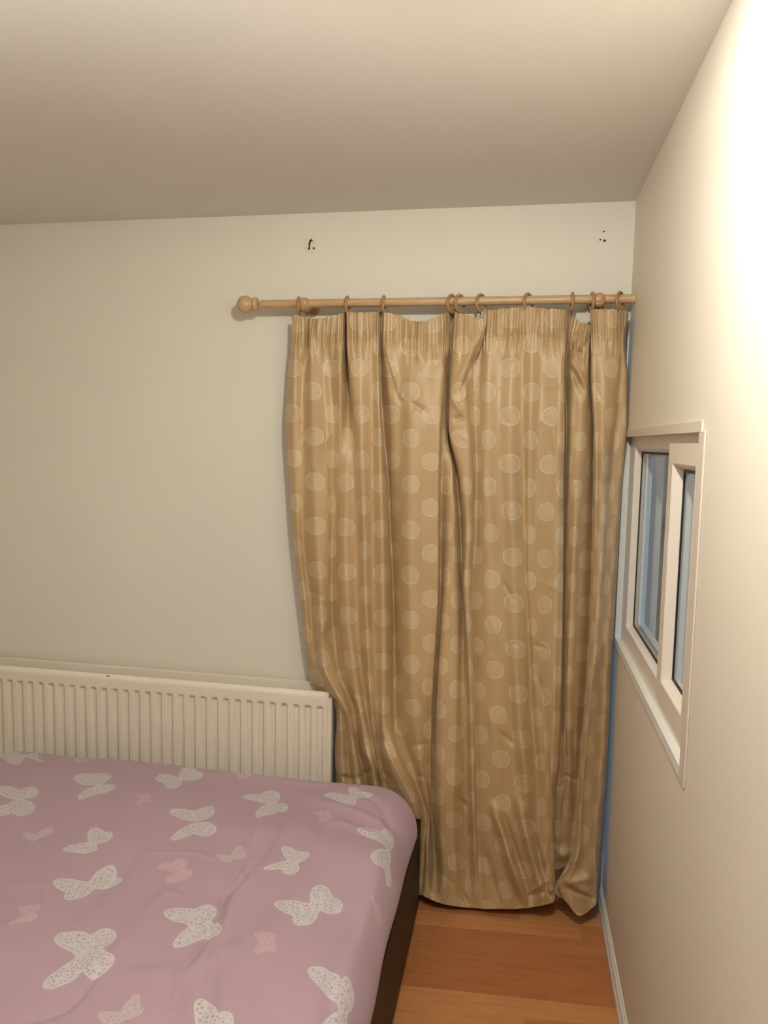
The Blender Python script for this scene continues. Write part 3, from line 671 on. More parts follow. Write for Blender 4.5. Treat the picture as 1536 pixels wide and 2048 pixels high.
# fine crumple of the satin
def rumple(x, y, k0, n, seed):
    r = np.random.default_rng(seed); z = np.zeros_like(x)
    for _ in range(n):
        th = r.uniform(0, np.pi); k = k0 * r.uniform(.6, 1.7); p = r.uniform(0, 6.28)
        z += np.sin(k * (np.cos(th) * x + np.sin(th) * y * .55) + p + 1.3 * np.sin(k * .37 * (x * np.sin(th) - y * np.cos(th)) + p))
    return z / math.sqrt(n)
GD = GD + .075 * rumple(GX, GY, .085, 9, 3) * np.clip((GY - 690) / 60, 0, 1) + .16 * rumple(GX, GY, .03, 7, 5) * np.clip((GY - 690) / 120, 0, 1)
base = 2.352 - .01 * np.clip((GY - 690) / 1120, 0, 1) * 2.6 - .012 * np.clip((GY - 900) / 900, 0, 1) * (GX > 0)
GYd = base - GD * DSC * .01
dirs = np.einsum('ij,rcj->rci', RM, np.stack([GX - CX, GY - CY, np.full_like(GX, F)], -1))
P = dirs * (GYd / dirs[..., 1])[..., None]
PZf = ZF + .002
low = P[..., 2] < PZf
sc_ = np.where(low, PZf / P[..., 2], 1.0)
P = P * sc_[..., None]
P[..., 1] = np.minimum(P[..., 1], D - .012)
CZ = P[..., 2]
VV = -((dirs[..., 2] / dirs[..., 1] * 2.333) * .8 + CZ * .2 - .233) / .1472
SAG = across(np.repeat((np.array([{True: 0}.get(True) for _ in CL]) + 0.0)[:, None], 2, 1))[:, 0]
sagpx = (TOP - 620) * np.clip(1 - dt / 130, 0, 1) * .0028
UVc = np.stack([U2, (VV - sagpx * 2)], -1)

def curtain_mat():
    m = mat('gold_satin_with_woven_spirals', (0.5, 0.33, 0.16), 0.42, 0.5)
    nt, b = nt_of(m)
    uvn = node(nt, 'ShaderNodeUVMap'); uvn.uv_map = 'UVMap'
    sp = node(nt, 'ShaderNodeSeparateXYZ'); nt.links.new(uvn.outputs[0], sp.inputs[0])
    u, v = S(nt, sp.outputs[0]), S(nt, sp.outputs[1])
    col = (u + .5).floor()
    par = (col * .5).fract()                      # 0 or .5 : alternate columns are half a repeat down
    row = (v - par + .5).floor()
    cc = node(nt, 'ShaderNodeCombineXYZ'); nt.links.new(col.k, cc.inputs[0]); nt.links.new(row.k, cc.inputs[1])
    wn = node(nt, 'ShaderNodeTexWhiteNoise', noise_dimensions='3D'); nt.links.new(cc.outputs[0], wn.inputs['Vector'])
    rnd = S(nt, wn.outputs['Value'])
    du = u - col
    dv = (v - par - row) * 2.16
    nv = noise(nt, uvn.outputs[0], 2.6, 2)
    wob = (S(nt, nv) - .5) * .07
    du = du + wob; dv = dv - wob * .6
    r4 = ((du * du) * (du * du) + (dv * dv) * (dv * dv))
    r2 = du * du + dv * dv
    r = (r2 * .82 + r4._op('SQRT') * .22)._op('SQRT')
    ang = dv._op('ARCTAN2', du) * (1 / (2 * math.pi))
    sp_ = (r * 12.6 - ang + rnd * 1.0).fract()
    tri = (sp_ - .5)._op('ABSOLUTE')              # 0 in the middle of a line
    line = tri.smooth(.10, .26, 1, 0)
    disc = r.smooth(.430, .447, 1, 0)
    edge = r.smooth(.395, .418)
    lm = (line._op('MAXIMUM', edge * .9)) * disc
    slub = S(nt, noise(nt, coords(nt, 'UV', (40, 3, 1)), 3.0, 4, 0.6)).smooth(.3, .7)
    basec = mixc(nt, slub, (0.475, 0.325, 0.165), (0.540, 0.378, 0.204))
    c1 = mixc(nt, disc * .32, basec, (0.55, 0.40, 0.23))
    c2 = mixc(nt, lm * .90, c1, (0.71, 0.57, 0.38))
    nt.links.new(c2, b.inputs['Base Color'])
    rr = lm.smooth(0, 1, .40, .55)
    nt.links.new(rr.k, b.inputs['Roughness'])
    b.inputs['Sheen Weight'].default_value = 0.15
    b.inputs['Sheen Roughness'].default_value = 0.4
    b.inputs['Sheen Tint'].default_value = (1, .85, .6, 1)
    bump(nt, b, lm * .5 + slub * .12, .22, .002)
    return m
M['curtain'] = curtain_mat()
M['lining'] = mat('grey_white_lining', (0.62, 0.60, 0.56), 0.8)
cur = empty('curtain', (0, 2.36, ZF))
tag(cur, 'gold satin curtain with woven pale spiral dots, gathered on rings and pooling on the floor', 'curtain')
hr = int(np.searchsorted(tv, .053))
def sub(a, b, name, cols=slice(None)):
    return link(name, grid_mesh(name, P[a:b, cols], UVc[a:b, cols]), M['curtain'], cur)
sub(0, hr + 1, 'gathered_heading')
sub(hr, NV, 'panel')
# lining just behind the face fabric
PL = P[::6, ::8].copy()
Psub = P[::6]
xb = np.linspace(0, 1, PL.shape[1])
for k in range(PL.shape[0]):
    px_, py_ = Psub[k, :, 0], Psub[k, :, 1]
    lo, hi = px_.min() + .010, px_.max() - .010
    X_ = lo + (hi - lo) * xb
    near = np.abs(px_[None, :] - X_[:, None]) < .030
    PL[k, :, 0] = X_
    PL[k, :, 1] = np.where(near, py_[None, :], -9).max(1)
    PL[k, :, 2] = np.interp(X_, np.sort(px_), Psub[k, np.argsort(px_), 2])
_p = np.pad(PL[..., 1], ((2, 2), (2, 2)), mode='edge')
PL[..., 1] = np.max([_p[2 + a:2 + a + PL.shape[0], 2 + b:2 + b + PL.shape[1]] for a in (-2, 0, 2) for b in (-2, 0, 2)], axis=0)
PL[..., 1] = np.minimum(PL[..., 1] + .009, D - .004)
PL[0, :, 2] -= .022; PL[-1, :, 2] = ZF + .001; PL[-3:, :, 1] = np.minimum(PL[-3:, :, 1] + np.array([.012, .03, .045])[:, None], D - .004); PL[..., 2] = np.maximum(PL[..., 2], ZF + .001)
link('lining', grid_mesh('lining', PL), M['lining'], cur)
def flap(pts, name='lining_edge'):
    bm = bmesh.new(); vs = [bm.verts.new(at_y(x, y, Yd)) for x, y, Yd in pts]
    bm.faces.new(vs)
    r_ = bmesh.ops.extrude_face_region(bm, geom=list(bm.faces)); bmesh.ops.translate(bm, verts=[g for g in r_['geom'] if isinstance(g, bmesh.types.BMVert)], vec=(0, .002, 0))
    fin(name, bm, M['lining'], cur)
flap([(967, 620, 2.356), (978, 634, 2.352), (971, 638, 2.356), (961, 634, 2.362), (959, 628, 2.365)])
flap([(1175, 621, 2.356), (1181, 640, 2.352), (1172, 648, 2.356), (1166, 640, 2.362), (1168, 630, 2.364)])

# ------------------------------------------------------------------ radiator
rad = empty('radiator', (-1.4, 2.40, -1.42))
tag(rad, 'cream double panel radiator with vertical ribs below the bare wall', 'radiator')
RX1, RX0, RZ1, RZ0 = -0.600, -2.12, -0.846, -1.40
YF = 2.326
nx = int((RX1 - RX0) / .0022); xs_ = np.linspace(RX0, RX1, nx)
zk = [0, .002, .006, .012, .02, .03, .042, .046, .050, .054, .058, .064, .07]
zz = np.array([RZ1 - z for z in zk] + list(np.linspace(RZ1 - .09, RZ0 + .09, 12)) + [RZ0 + z for z in zk[::-1]])
XX, ZZ = np.meshgrid(xs_, zz)
pitch = .0418
phs = ((RX1 - .0165 - XX) / pitch)
fr_ = phs - np.floor(phs)
def sst(a, b, x):
    t = np.clip((x - a) / (b - a), 0, 1); return t * t * (3 - 2 * t)
rec = sst(.0, .13, fr_) * (1 - sst(.44, .60, fr_))
inside = sst(.046, .058, RZ1 - ZZ) * sst(.046, .058, ZZ - RZ0) * (phs > 0) * (XX > RX0 + .03)
lip = np.clip(1 - (RZ1 - ZZ) / .012, 0, 1) ** 2 + np.clip(1 - (ZZ - RZ0) / .012, 0, 1) ** 2
endlip = np.clip(1 - (RX1 - XX) / .006, 0, 1) ** 2
YY = YF + .013 * rec * inside + .012 * lip + .008 * endlip
Pf = np.stack([XX, YY, ZZ], -1)
cham = np.clip((Pf[..., 0] - (RX1 - .014)), 0, None)
Pf[..., 2] = np.where(RZ1 - ZZ < .03, Pf[..., 2] - cham * .9 * np.clip(1 - (RZ1 - ZZ) / .03, 0, 1), Pf[..., 2])
link('front_panel', grid_mesh('front_panel', Pf), M['rad'], rad)
bm = bmesh.new()
box(bm, RX0, RX1, YF + .012, YF + .020, RZ0, RZ1 - .001)
fin('front_panel_back', bm, M['rad'], rad)
bm = bmesh.new()
box(bm, RX0, RX1 - .045, 2.408, 2.426, RZ0, RZ1 + .003)
fin('rear_panel', bm, M['rad'], rad, bevel=.004, seg=3)
bm = bmesh.new(); box(bm, RX1 - .004, RX1 + .0115, YF + .004, YF + .030, RZ0 + .01, RZ1 - .018); fin('end_cover', bm, M['rad'], rad, bevel=.003, seg=2)
for pz in (RZ1 - .06, RZ0 + .05):
    bm = bmesh.new(); lathe(bm, [(0, .011), (.06, .011)], (0, 1, 0), (RX1 - .06, 2.346, pz), 16); fin('connecting_pipe', bm, M['rad'], rad, True)
for hx_ in (RX1 - .35, RX0 + .32):
    bm = bmesh.new(); box(bm, hx_, hx_ + .03, 2.420, D - .001, RZ1 - .10, RZ1 - .05); fin('wall_hook', bm, M['rad'], rad)
c_ = at_y(216, 1349, YF + .004)
bm = bmesh.new(); bmesh.ops.create_icosphere(bm, subdivisions=2, radius=.006)
bmesh.ops.transform(bm, matrix=Matrix.Translation(Vector((c_[0], YF + .006, RZ1 - .004))) @ Matrix.Diagonal((1.2, .35, .35, 1)), verts=bm.verts)
tag(fin('paint_chip', bm, M['chip'], rad, True), 'small dark chip in the enamel')

# ------------------------------------------------------------------ bed
def leather():
    m = mat('dark_brown_leather', (0.010, 0.006, 0.005), 0.5, 0.28)
    nt, b = nt_of(m)
    vo = node(nt, 'ShaderNodeTexVoronoi'); vo.inputs['Scale'].default_value = 420
    nt.links.new(coords(nt), vo.inputs['Vector'])
    bump(nt, b, vo.outputs['Distance'], .25, .001)
    return m
M['leather'] = leather()
M['thread'] = mat('brown_thread', (0.09, 0.05, 0.035), 0.7)
BX1, BX0, BY1, BY0 = -0.268, -1.76, 2.258, 0.15
bed = empty('bed', ((BX0 + BX1) / 2, 1.2, ZF))
tag(bed, 'dark brown leather bed base in front of the radiator', 'bed')
BZ1, BZ0 = -1.213, -1.492
def slab(name, b_, m=None, bev=.012):
    bm = bmesh.new(); box(bm, *b_)
    return fin(name, bm, m or M['leather'], bed, True, bevel=bev, seg=3)
slab('side_rail', (BX1 - .05, BX1, BY0 + .0, BY1 - .0, BZ0, BZ1))
slab('side_rail', (BX0, BX0 + .05, BY0 + .0, BY1 - .0, BZ0, BZ1))
slab('end_rail', (BX0 + .05, BX1 - .05, BY1 - .05, BY1, BZ0, BZ1))
slab('end_rail', (BX0 + .05, BX1 - .05, BY0, BY0 + .05, BZ0, BZ1))
slab('base_panel', (BX0 + .05, BX1 - .05, BY0 + .05, BY1 - .05, BZ1 - .06, BZ1 - .012), None, .003)
for lx in (BX1 - .031, BX0 + .031):
    for ly in (BY1 - .036, BY0 + .036):
        bm = bmesh.new(); lathe(bm, [(0, .024), (.004, .026), (.034, .028), (.042, .028)], (0, 0, 1), (lx, ly, ZF), 20)
        fin('foot', bm, M['gasket'], bed, True)
# curved stitched seam on the side rail
bm = bmesh.new()
pts = []
for (px, py) in ((760, 1918), (766, 1924), (771, 1936), (773, 1960), (775, 1990), (774, 2030), (773, 2060)):
    d = ray(px, py); p = d * ((BX1 + .0006) / d[0]); pts.append(Vector(p))
fine = []
for a, b in zip(pts, pts[1:]):
    n_ = max(2, int((b - a).length / .004))
    fine += [a.lerp(b, k / n_) for k in range(n_)]
for k in range(0, len(fine) - 1, 2):
    a, b = fine[k], fine[k + 1]
    lathe(bm, [(0, .0006), ((b - a).length, .0006)], (b - a), a, 5)
fin('stitched_seam', bm, M['thread'], bed)

# ---- duvet cover
SX1, SX0, SY1s, SY0s = -0.262, -1.765, 2.236, 0.14
ZT, ZE = -1.062, -1.168
gx = np.concatenate([np.linspace(SX0 - .0, -1.74, 6)[:-1], np.linspace(-1.74, -.42, 330), np.linspace(-.42, SX1, 60)[1:]])
gy = np.concatenate([np.linspace(SY0s, 1.1, 150)[:-1], np.linspace(1.1, 2.05, 270), np.linspace(2.05, SY1s, 70)[1:]])
SXg, SYg = np.meshgrid(gx, gy)
cxm, cym = (SX0 + SX1) / 2, (SY0s + SY1s) / 2
hx, hy = (SX1 - SX0) / 2, (SY1s - SY0s) / 2
rc = .14
qx, qy = np.abs(SXg - cxm) - hx + rc, np.abs(SYg - cym) - hy + rc
sd = -(np.hypot(np.maximum(qx, 0), np.maximum(qy, 0)) + np.minimum(np.maximum(qx, qy), 0) - rc)   # distance inside
# pull the points outside the rounded corner back onto it
over = np.maximum(-sd, 0)
dirx = np.where(qx > 0, np.sign(SXg - cxm) * np.maximum(qx, 0), 0); diry = np.where(qy > 0, np.sign(SYg - cym) * np.maximum(qy, 0), 0)
nn = np.hypot(dirx, diry) + 1e-9
PXs, PYs = SXg - dirx / nn * over, SYg - diry / nn * over
s_ = np.clip(sd, 0, None)
wE = .10
ed = 1 - np.sqrt(np.clip(1 - np.clip(1 - s_ / wE, 0, 1) ** 2.2, 0, 1))
Zs = ZT - (ZT - ZE) * ed
Zs = Zs - .016 * np.clip(1 - s_ / .35, 0, 1) ** 2 - over * .3
# wrinkles, laid out on the cloth
def bedpt(px, py): return at_z(px, py, ZT)[:2]
Wz = np.zeros_like(Zs)
for (x1, y1, x2, y2, a, w) in [(545, 1620, 395, 1930, .006, .022), (690, 1640, 470, 1960, .005, .03), (505, 1690, 330, 2048, -.005, .016), (450, 1850, 395, 2040, -.005, .014), (150, 1990, 80, 2048, -.004, .012),
                              (620, 1590, 790, 1660, .008, .02), (660, 1650, 760, 1662, .005, .012), (590, 1650, 640, 1690, .004, .02), (100, 1790, 30, 1860, .004, .02), (270, 1700, 150, 1850, -.003, .02),
                              (760, 1700, 690, 2000, .007, .03), (640, 1780, 560, 2048, .004, .04), (350, 1780, 160, 1960, .004, .03), (484, 1745, 452, 1803, -.005, .008), (452, 1803, 381, 1930, -.006, .008), (381, 1930, 322, 2015, -.005, .008), (200, 1958, 78, 2040, -.005, .009), (560, 1640, 400, 1905, -.004, .009), (700, 1850, 640, 2048, -.004, .012), (560, 1560, 660, 1562, .006, .018), (260, 1960, 480, 1900, .004, .02),
                              (10, 1765, 120, 1775, .003, .012), (300, 1700, 440, 1720, .003, .01), (420, 1540, 560, 1556, .005, .02), (735, 1590, 800, 1660, -.006, .015), (300, 1800, 360, 1790, .003, .01)]:
    A, B = bedpt(x1, y1), bedpt(x2, y2)
    dx, dy = B - A; L = math.hypot(dx, dy)
    t = ((PXs - A[0]) * dx + (PYs - A[1]) * dy) / L ** 2
    n = ((PXs - A[0]) * dy - (PYs - A[1]) * dx) / L + .012 * np.sin(t * 5 + x1)
    Wz += a * np.exp(-(n / w) ** 2) * np.clip(1.3 - np.abs(t - .5) * 2, 0, .5) * 2
def rump2(x, y, k0, n, seed):
    r = np.random.default_rng(seed); z = np.zeros_like(x)
    for _ in range(n):
        th = r.uniform(0, np.pi); k = k0 * r.uniform(.6, 1.7); p = r.uniform(0, 6.28)
        z += np.sin(k * (np.cos(th) * x + np.sin(th) * y) + p + 1.5 * np.sin(k * .41 * (x * np.sin(th) - y * np.cos(th)) + p))
    return z / math.sqrt(n)
Wz += .0022 * rump2(PXs, PYs, 9, 8, 21) + .0010 * rump2(PXs, PYs, 26, 10, 22)
Zs = Zs + 1.35 * Wz * np.clip(s_ / .04, .15, 1)
# side sways a little, near the visible edge
side = np.clip(1 - s_ / .05, 0, 1)
PXs = PXs + np.where(SXg > cxm, 1, -1) * side * .004 * rump2(PXs * 0, PYs, 14, 4, 30)
Ps = np.stack([PXs, PYs, Zs], -1)
# turned-under hem on all four sides
def hem(A, inward, dz):
    B = A.copy(); B[..., 0] = cxm + (B[..., 0] - cxm) * (1 - inward / hx); B[..., 1] = cym + (B[..., 1] - cym) * (1 - inward / hy); B[..., 2] = B[..., 2] + dz
    return B
full = Ps
r1_, r2_ = hem(full[[0, -1]], .006, -.018), hem(full[[0, -1]], .030, -.034)
full = np.concatenate([r2_[:1], r1_[:1], full, r1_[1:], r2_[1:]], 0)
c1_, c2_ = hem(full[:, [0, -1]], .006, -.018), hem(full[:, [0, -1]], .030, -.034)
c1_[[0, 1, -2, -1]] = full[[0, 1, -2, -1]][:, [0, -1]]; c2_[[0, 1, -2, -1]] = full[[0, 1, -2, -1]][:, [0, -1]]
full = np.concatenate([c2_[:, :1], c1_[:, :1], full, c1_[:, 1:], c2_[:, 1:]], 1)
full[..., 2] = np.maximum(full[..., 2], BZ1 + .002)

# printed butterflies: (kind, wing outlines traced where they lie on the cloth)   kind 0 lace, 1 faint lace, 2 pink
BF = [
 (0, [[(111, 1876), (122, 1868), (139, 1867), (163, 1866), (176, 1871), (178, 1875), (191, 1868), (205, 1860), (218, 1859), (228, 1866), (232, 1875), (227, 1888), (213, 1897), (197, 1905), (193, 1910), (171, 1911), (153, 1910), (137, 1902), (120, 1893), (111, 1885)], [(153, 1920), (171, 1914), (193, 1913), (213, 1914), (225, 1919), (228, 1928), (218, 1942), (205, 1952), (192, 1958), (176, 1958), (169, 1950), (165, 1944), (158, 1955), (142, 1967), (119, 1975), (101, 1981), (88, 1978), (88, 1970), (100, 1957), (119, 1944), (136, 1931)], [(153, 1910), (193, 1909), (212, 1907), (193, 1913), (158, 1916)]]),
 (0, [[(106, 1766), (112, 1757), (137, 1757), (163, 1762), (181, 1762), (187, 1774), (176, 1787), (156, 1796), (133, 1799), (129, 1790), (135, 1783), (117, 1777)], [(184, 1769), (184, 1754), (195, 1741), (212, 1730), (226, 1727), (232, 1738), (230, 1753), (241, 1751), (243, 1759), (228, 1767), (208, 1774), (192, 1774)]]),
 (0, [[(328, 1827), (334, 1821), (355, 1817), (381, 1818), (389, 1821), (410, 1810), (430, 1811), (432, 1823), (420, 1836), (423, 1841), (400, 1844), (374, 1847), (352, 1845), (334, 1836)], [(384, 1853), (410, 1845), (435, 1843), (443, 1855), (438, 1871), (420, 1875), (412, 1868), (397, 1878), (374, 1893), (350, 1899), (347, 1889), (361, 1870)], [(374, 1845), (404, 1842), (404, 1850), (381, 1855)]]),
 (0, [[(125, 1696), (140, 1688), (163, 1683), (182, 1682), (192, 1687), (194, 1697), (177, 1704), (163, 1704), (137, 1700)], [(178, 1679), (176, 1665), (181, 1655), (192, 1653), (203, 1658), (212, 1665), (221, 1661), (225, 1671), (215, 1680), (195, 1684)]]),
 (2, [[(313, 1735), (321, 1729), (345, 1726), (352, 1719), (365, 1717), (374, 1723), (371, 1735), (355, 1743), (329, 1739)], [(345, 1748), (368, 1741), (382, 1739), (385, 1746), (378, 1754), (358, 1762), (339, 1768), (332, 1764), (335, 1756)]]),
 (2, [[(15, 1856), (33, 1842), (49, 1829), (37, 1819), (41, 1813), (59, 1813), (70, 1811), (80, 1814), (76, 1824), (68, 1829), (73, 1837), (65, 1845), (46, 1849), (29, 1852)]]),
 (1, [[(44, 1666), (59, 1664), (75, 1668), (80, 1673), (70, 1679), (62, 1680), (52, 1673)], [(75, 1670), (81, 1660), (98, 1652), (104, 1655), (104, 1666), (91, 1670), (80, 1672)]]),
 (1, [[(430, 1709), (446, 1708), (464, 1711), (465, 1718), (454, 1726), (444, 1722)], [(465, 1710), (465, 1699), (477, 1689), (485, 1692), (486, 1702), (492, 1709), (482, 1714), (470, 1715)]]),
 (1, [[(195, 2026), (212, 2023), (234, 2024), (244, 2031), (239, 2046), (225, 2057), (208, 2050), (202, 2037)], [(243, 2024), (249, 2008), (270, 1990), (278, 1990), (278, 2010), (286, 2016), (280, 2026), (260, 2034), (247, 2034)]]),
 (0, [[(389, 2003), (404, 1996), (420, 2002), (431, 2015), (433, 2028), (446, 2021), (462, 2024), (466, 2037), (462, 2060), (423, 2070), (399, 2067), (392, 2034)]]),
 (0, [[(0, 1494), (16, 1494), (36, 1499), (48, 1509), (41, 1524), (27, 1526), (11, 1514), (0, 1506)], [(48, 1510), (55, 1501), (71, 1498), (77, 1505), (72, 1511), (86, 1518), (79, 1518), (66, 1513)]]),
 (2, [[(145, 1509), (159, 1506), (172, 1510), (189, 1507), (189, 1515), (170, 1517), (156, 1521)]]),
 (0, [[(148, 1558), (153, 1548), (175, 1546), (191, 1548), (205, 1544), (224, 1550), (216, 1558), (204, 1568), (186, 1570), (161, 1568)], [(186, 1574), (208, 1569), (227, 1569), (228, 1577), (216, 1585), (197, 1588), (178, 1594), (159, 1601), (156, 1595), (170, 1581)]]),
 (0, [[(-5, 1574), (11, 1572), (27, 1576), (41, 1583), (55, 1576), (70, 1576), (77, 1587), (68, 1595), (52, 1596), (30, 1599), (11, 1595), (-5, 1584)], [(25, 1604), (41, 1599), (60, 1603), (70, 1611), (64, 1624), (46, 1631), (31, 1629), (23, 1622), (16, 1629), (-5, 1632), (-5, 1615), (11, 1611)]]),
 (0, [[(310, 1555), (323, 1546), (342, 1547), (355, 1554), (364, 1559), (358, 1572), (345, 1577), (332, 1573), (332, 1566), (317, 1561)], [(358, 1550), (364, 1535), (375, 1526), (387, 1528), (394, 1540), (405, 1542), (405, 1550), (391, 1557), (369, 1559)]]),
 (2, [[(268, 1611), (276, 1602), (280, 1596), (269, 1589), (287, 1589), (302, 1587), (299, 1594), (301, 1603), (290, 1604), (279, 1609)]]),
 (0, [[(339, 1625), (345, 1619), (369, 1618), (391, 1622), (405, 1614), (420, 1611), (427, 1613), (428, 1624), (416, 1635), (391, 1641), (369, 1639), (345, 1630)], [(342, 1676), (353, 1665), (375, 1650), (396, 1644), (418, 1643), (431, 1651), (431, 1662), (418, 1670), (399, 1669), (388, 1665), (369, 1674), (347, 1681)]]),
 (0, [[(485, 1590), (501, 1585), (522, 1586), (525, 1581), (540, 1576), (556, 1580), (560, 1590), (556, 1601), (537, 1606), (511, 1598), (493, 1594)], [(512, 1629), (514, 1620), (527, 1609), (550, 1606), (569, 1604), (576, 1612), (569, 1621), (555, 1620), (543, 1629), (517, 1636)]]),
 (0, [[(646, 1590), (660, 1583), (680, 1586), (701, 1590), (712, 1598), (709, 1609), (693, 1614), (680, 1607), (670, 1598)], [(698, 1581), (699, 1570), (712, 1572), (721, 1581), (739, 1584), (746, 1588), (726, 1593), (709, 1595)]]),
 (2, [[(625, 1624), (638, 1621), (657, 1622), (662, 1630), (664, 1642), (651, 1646), (638, 1640), (641, 1632)]]),
 (0, [[(526, 1739), (533, 1733), (556, 1725), (577, 1721), (595, 1728), (598, 1738), (586, 1748), (569, 1746), (564, 1736), (543, 1739)], [(568, 1708), (563, 1695), (569, 1690), (582, 1695), (595, 1703), (615, 1704), (619, 1710), (608, 1719), (595, 1725), (579, 1721)]]),
 (0, [[(714, 1660), (726, 1654), (752, 1656), (761, 1660), (774, 1651), (791, 1651), (796, 1663), (791, 1676), (781, 1682), (758, 1677), (729, 1669)], [(742, 1712), (745, 1702), (761, 1689), (784, 1682), (791, 1692), (789, 1708), (805, 1721), (805, 1733), (789, 1738), (782, 1725), (768, 1716), (752, 1723)]]),
 (0, [[(548, 1812), (556, 1804), (582, 1808), (608, 1811), (628, 1814), (636, 1822), (634, 1835), (621, 1850), (599, 1852), (586, 1845), (590, 1835), (566, 1829)], [(623, 1812), (621, 1793), (628, 1777), (643, 1770), (657, 1775), (664, 1793), (677, 1796), (685, 1806), (680, 1821), (660, 1826), (641, 1821)]]),
 (2, [[(507, 1871), (520, 1868), (537, 1873), (550, 1871), (550, 1881), (543, 1886), (553, 1894), (548, 1904), (530, 1905), (514, 1913), (509, 1907), (522, 1892), (517, 1882)]]),
 (2, [[(740, 1775), (755, 1783), (774, 1782), (786, 1790), (786, 1803), (778, 1811), (761, 1803), (750, 1791)]]),
 (0, [[(615, 1939), (625, 1930), (651, 1929), (673, 1936), (683, 1951), (693, 1936), (712, 1946), (727, 1959), (726, 1975), (709, 1992), (690, 1992), (660, 1979), (628, 1956)], [(643, 2050), (641, 2037), (654, 2018), (677, 2001), (699, 2000), (719, 2008), (716, 2034), (709, 2050), (686, 2053)], [(680, 1988), (703, 1987), (714, 2006), (693, 2003)]]),
 (2, [[(454, 1537), (475, 1534), (491, 1538), (506, 1541), (501, 1549), (481, 1554), (473, 1544)]]),
]
pts2 = full[..., :2].reshape(-1, 2).copy()
# arc length of the drop at the edges, so that the print does not stretch
drop = (ZT - full[..., 2]).reshape(-1)
out = np.clip(drop - .02, 0, None) * .8
pts2[:, 0] += np.where(pts2[:, 0] > -.5, out * np.clip((pts2[:, 0] + .5) / .22, 0, 1), 0)
SDF = np.full((3, len(pts2)), 1.0)
def rounded(p):
    p = np.asarray(p, float)                                        # one pass of corner cutting
    q = np.roll(p, -1, 0)
    return np.stack([p * .78 + q * .22, p * .22 + q * .78], 1).reshape(-1, 2)
def poly_sdf(q, poly):
    d2 = np.full(len(q), 9.0); ins = np.zeros(len(q), bool)
    for a, b in zip(poly, np.roll(poly, -1, 0)):
        e = b - a; w = q - a
        t = np.clip((w @ e) / max(e @ e, 1e-12), 0, 1)
        r = w - t[:, None] * e
        d2 = np.minimum(d2, (r * r).sum(1))
        c = (a[1] > q[:, 1]) != (b[1] > q[:, 1])
        if abs(e[1]) > 1e-9:
            ins ^= c & (q[:, 0] < e[0] * (q[:, 1] - a[1]) / e[1] + a[0])
    return np.where(ins, -1, 1) * np.sqrt(d2)
def stamp(kind, outlines, dy=0.0):
    acc = np.full(len(pts2), 1.0)
    for o_ in outlines:
        poly = np.array([bedpt(*p) for p in rounded(o_)]) + (0, dy)
        lo, hi = poly.min(0) - .02, poly.max(0) + .02
        sel = np.nonzero((pts2[:, 0] > lo[0]) & (pts2[:, 0] < hi[0]) & (pts2[:, 1] > lo[1]) & (pts2[:, 1] < hi[1]))[0]
        if len(sel):
            f = poly_sdf(pts2[sel], poly) - .0022
            h = np.clip(.010 - np.abs(acc[sel] - f), 0, None) / .010       # the wing pairs meet softly at the body
            acc[sel] = np.minimum(acc[sel], f) - h * h * .0032
    SDF[kind] = np.minimum(SDF[kind], acc)
for kind, outs in BF:
    stamp(kind, outs)
    if at_z(*outs[0][0], ZT)[1] < 1.75: stamp(kind, outs, -.80)
sheet_me = grid_mesh('duvet_cover', full)
for nm, a in zip(('lace', 'faint', 'pink'), SDF):
    at_ = sheet_me.attributes.new(nm, 'FLOAT', 'POINT'); at_.data.foreach_set('value', a.astype(np.float32))
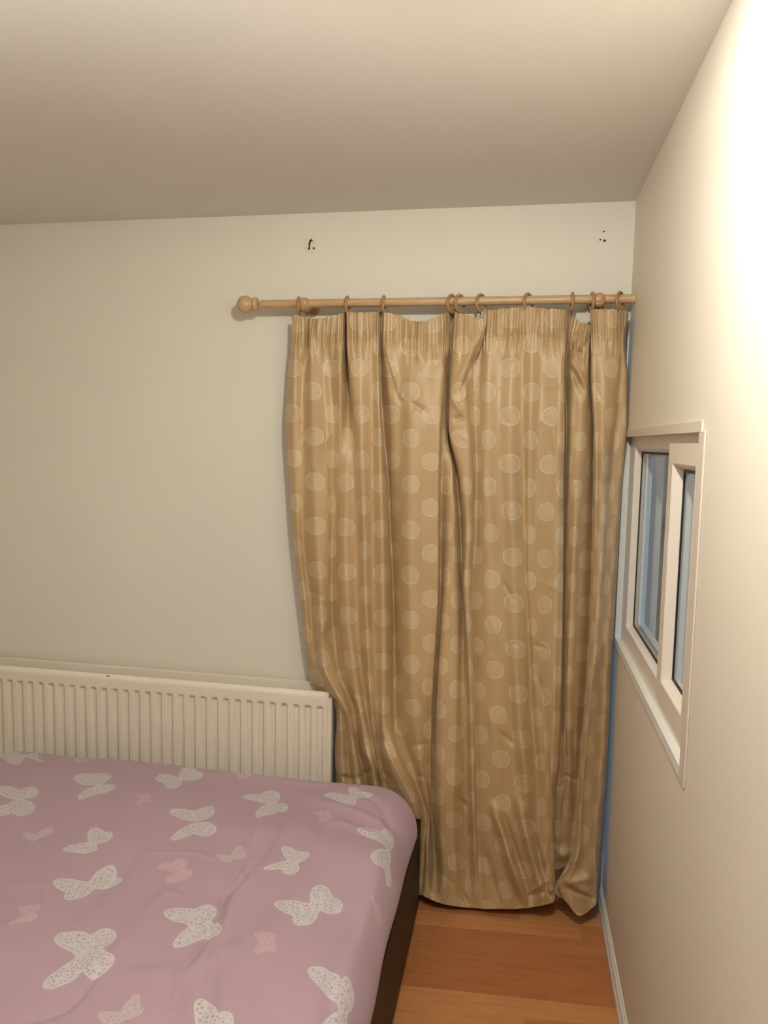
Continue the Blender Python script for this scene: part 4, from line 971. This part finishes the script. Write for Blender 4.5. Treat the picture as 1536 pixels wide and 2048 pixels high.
def sheet_mat():
    m = mat('pink_cotton_with_butterflies', (0.5, 0.29, 0.33), 0.75, 0.25)
    nt, b = nt_of(m)
    def attr(n):
        a = node(nt, 'ShaderNodeAttribute'); a.attribute_name = n; return S(nt, a.outputs['Fac'])
    v = coords(nt)
    n1 = noise(nt, v, 5, 3)
    c = mixc(nt, n1, (0.405, 0.277, 0.335), (0.452, 0.315, 0.375))
    vo = node(nt, 'ShaderNodeTexVoronoi', feature='DISTANCE_TO_EDGE'); vo.inputs['Scale'].default_value = 118; vo.inputs['Randomness'].default_value = .9
    wv = node(nt, 'ShaderNodeMix', data_type='VECTOR'); 
    nt.links.new(v, vo.inputs['Vector'])
    net = S(nt, vo.outputs['Distance']).smooth(.09, .24, 1, 0)
    nb = S(nt, noise(nt, v, 160, 2)).smooth(.35, .6)
    cell = mixc(nt, nb, (0.37, 0.325, 0.335), (0.46, 0.41, 0.42))
    lace = mixc(nt, net, cell, (0.60, 0.575, 0.575))
    A = attr('lace'); e = A.smooth(-.0052, -.0022)
    lace = mixc(nt, e * .9, lace, (0.60, 0.575, 0.575))
    c = mixc(nt, A.smooth(-.0008, .0008, .82, 0), c, lace)
    Fq = attr('faint'); fl = mixc(nt, net, (0.44, 0.355, 0.38), (0.53, 0.455, 0.47))
    c = mixc(nt, Fq.smooth(-.0012, .0010, .8, 0), c, fl)
    Pk = attr('pink'); pl = mixc(nt, net, (0.49, 0.325, 0.37), (0.56, 0.39, 0.43))
    c = mixc(nt, Pk.smooth(-.0012, .0010, .75, 0), c, pl)
    nt.links.new(c, b.inputs['Base Color'])
    b.inputs['Sheen Weight'].default_value = .15
    bump(nt, b, S(nt, noise(nt, v, 28, 4, .6)) + S(nt, noise(nt, v, 900, 1)) * .06, .25, .004)
    return m
M['sheet'] = sheet_mat()
sheet = link('duvet_cover', sheet_me, M['sheet'])
tag(sheet, 'dusty pink bed cover printed with pale lace butterflies, spread over the bed base', 'bed cover')

# ------------------------------------------------------------------ unseen pendant added around the bulb, its shade cutting light to the ceiling
pl_ = empty('added_pendant', (-.03, .85, ZC))
tag(pl_, 'small white pendant lamp with a shallow shade close under the ceiling near the right wall', 'lamp')
bm = bmesh.new(); lathe(bm, [(0, .035), (.010, .033), (.018, .018), (.026, .008)], (0, 0, -1), (-.03, .85, ZC - .001)); fin('ceiling_rose', bm, M['white_pvc'], pl_, True)
bm = bmesh.new(); lathe(bm, [(.020, .015), (.085, .017), (.098, .014)], (0, 0, -1), (-.03, .85, ZC)); fin('bulb_holder', bm, M['white_pvc'], pl_, True)
bm = bmesh.new(); lathe(bm, [(.045, .030), (.060, .075), (.090, .118), (.113, .125), (.113, .122), (.090, .115), (.062, .073), (.048, .028)], (0, 0, -1), (-.03, .85, ZC), 40)
fin('shade', bm, M['white_pvc'], pl_, True)
bm = bmesh.new(); lathe(bm, [(-.034, .012), (-.026, .022), (-.010, .032), (.006, .034), (.020, .028), (.030, .016), (.034, 0)], (0, 0, -1), (-.03, .85, .62)); fin('bulb', bm, M['glass'], pl_, True)
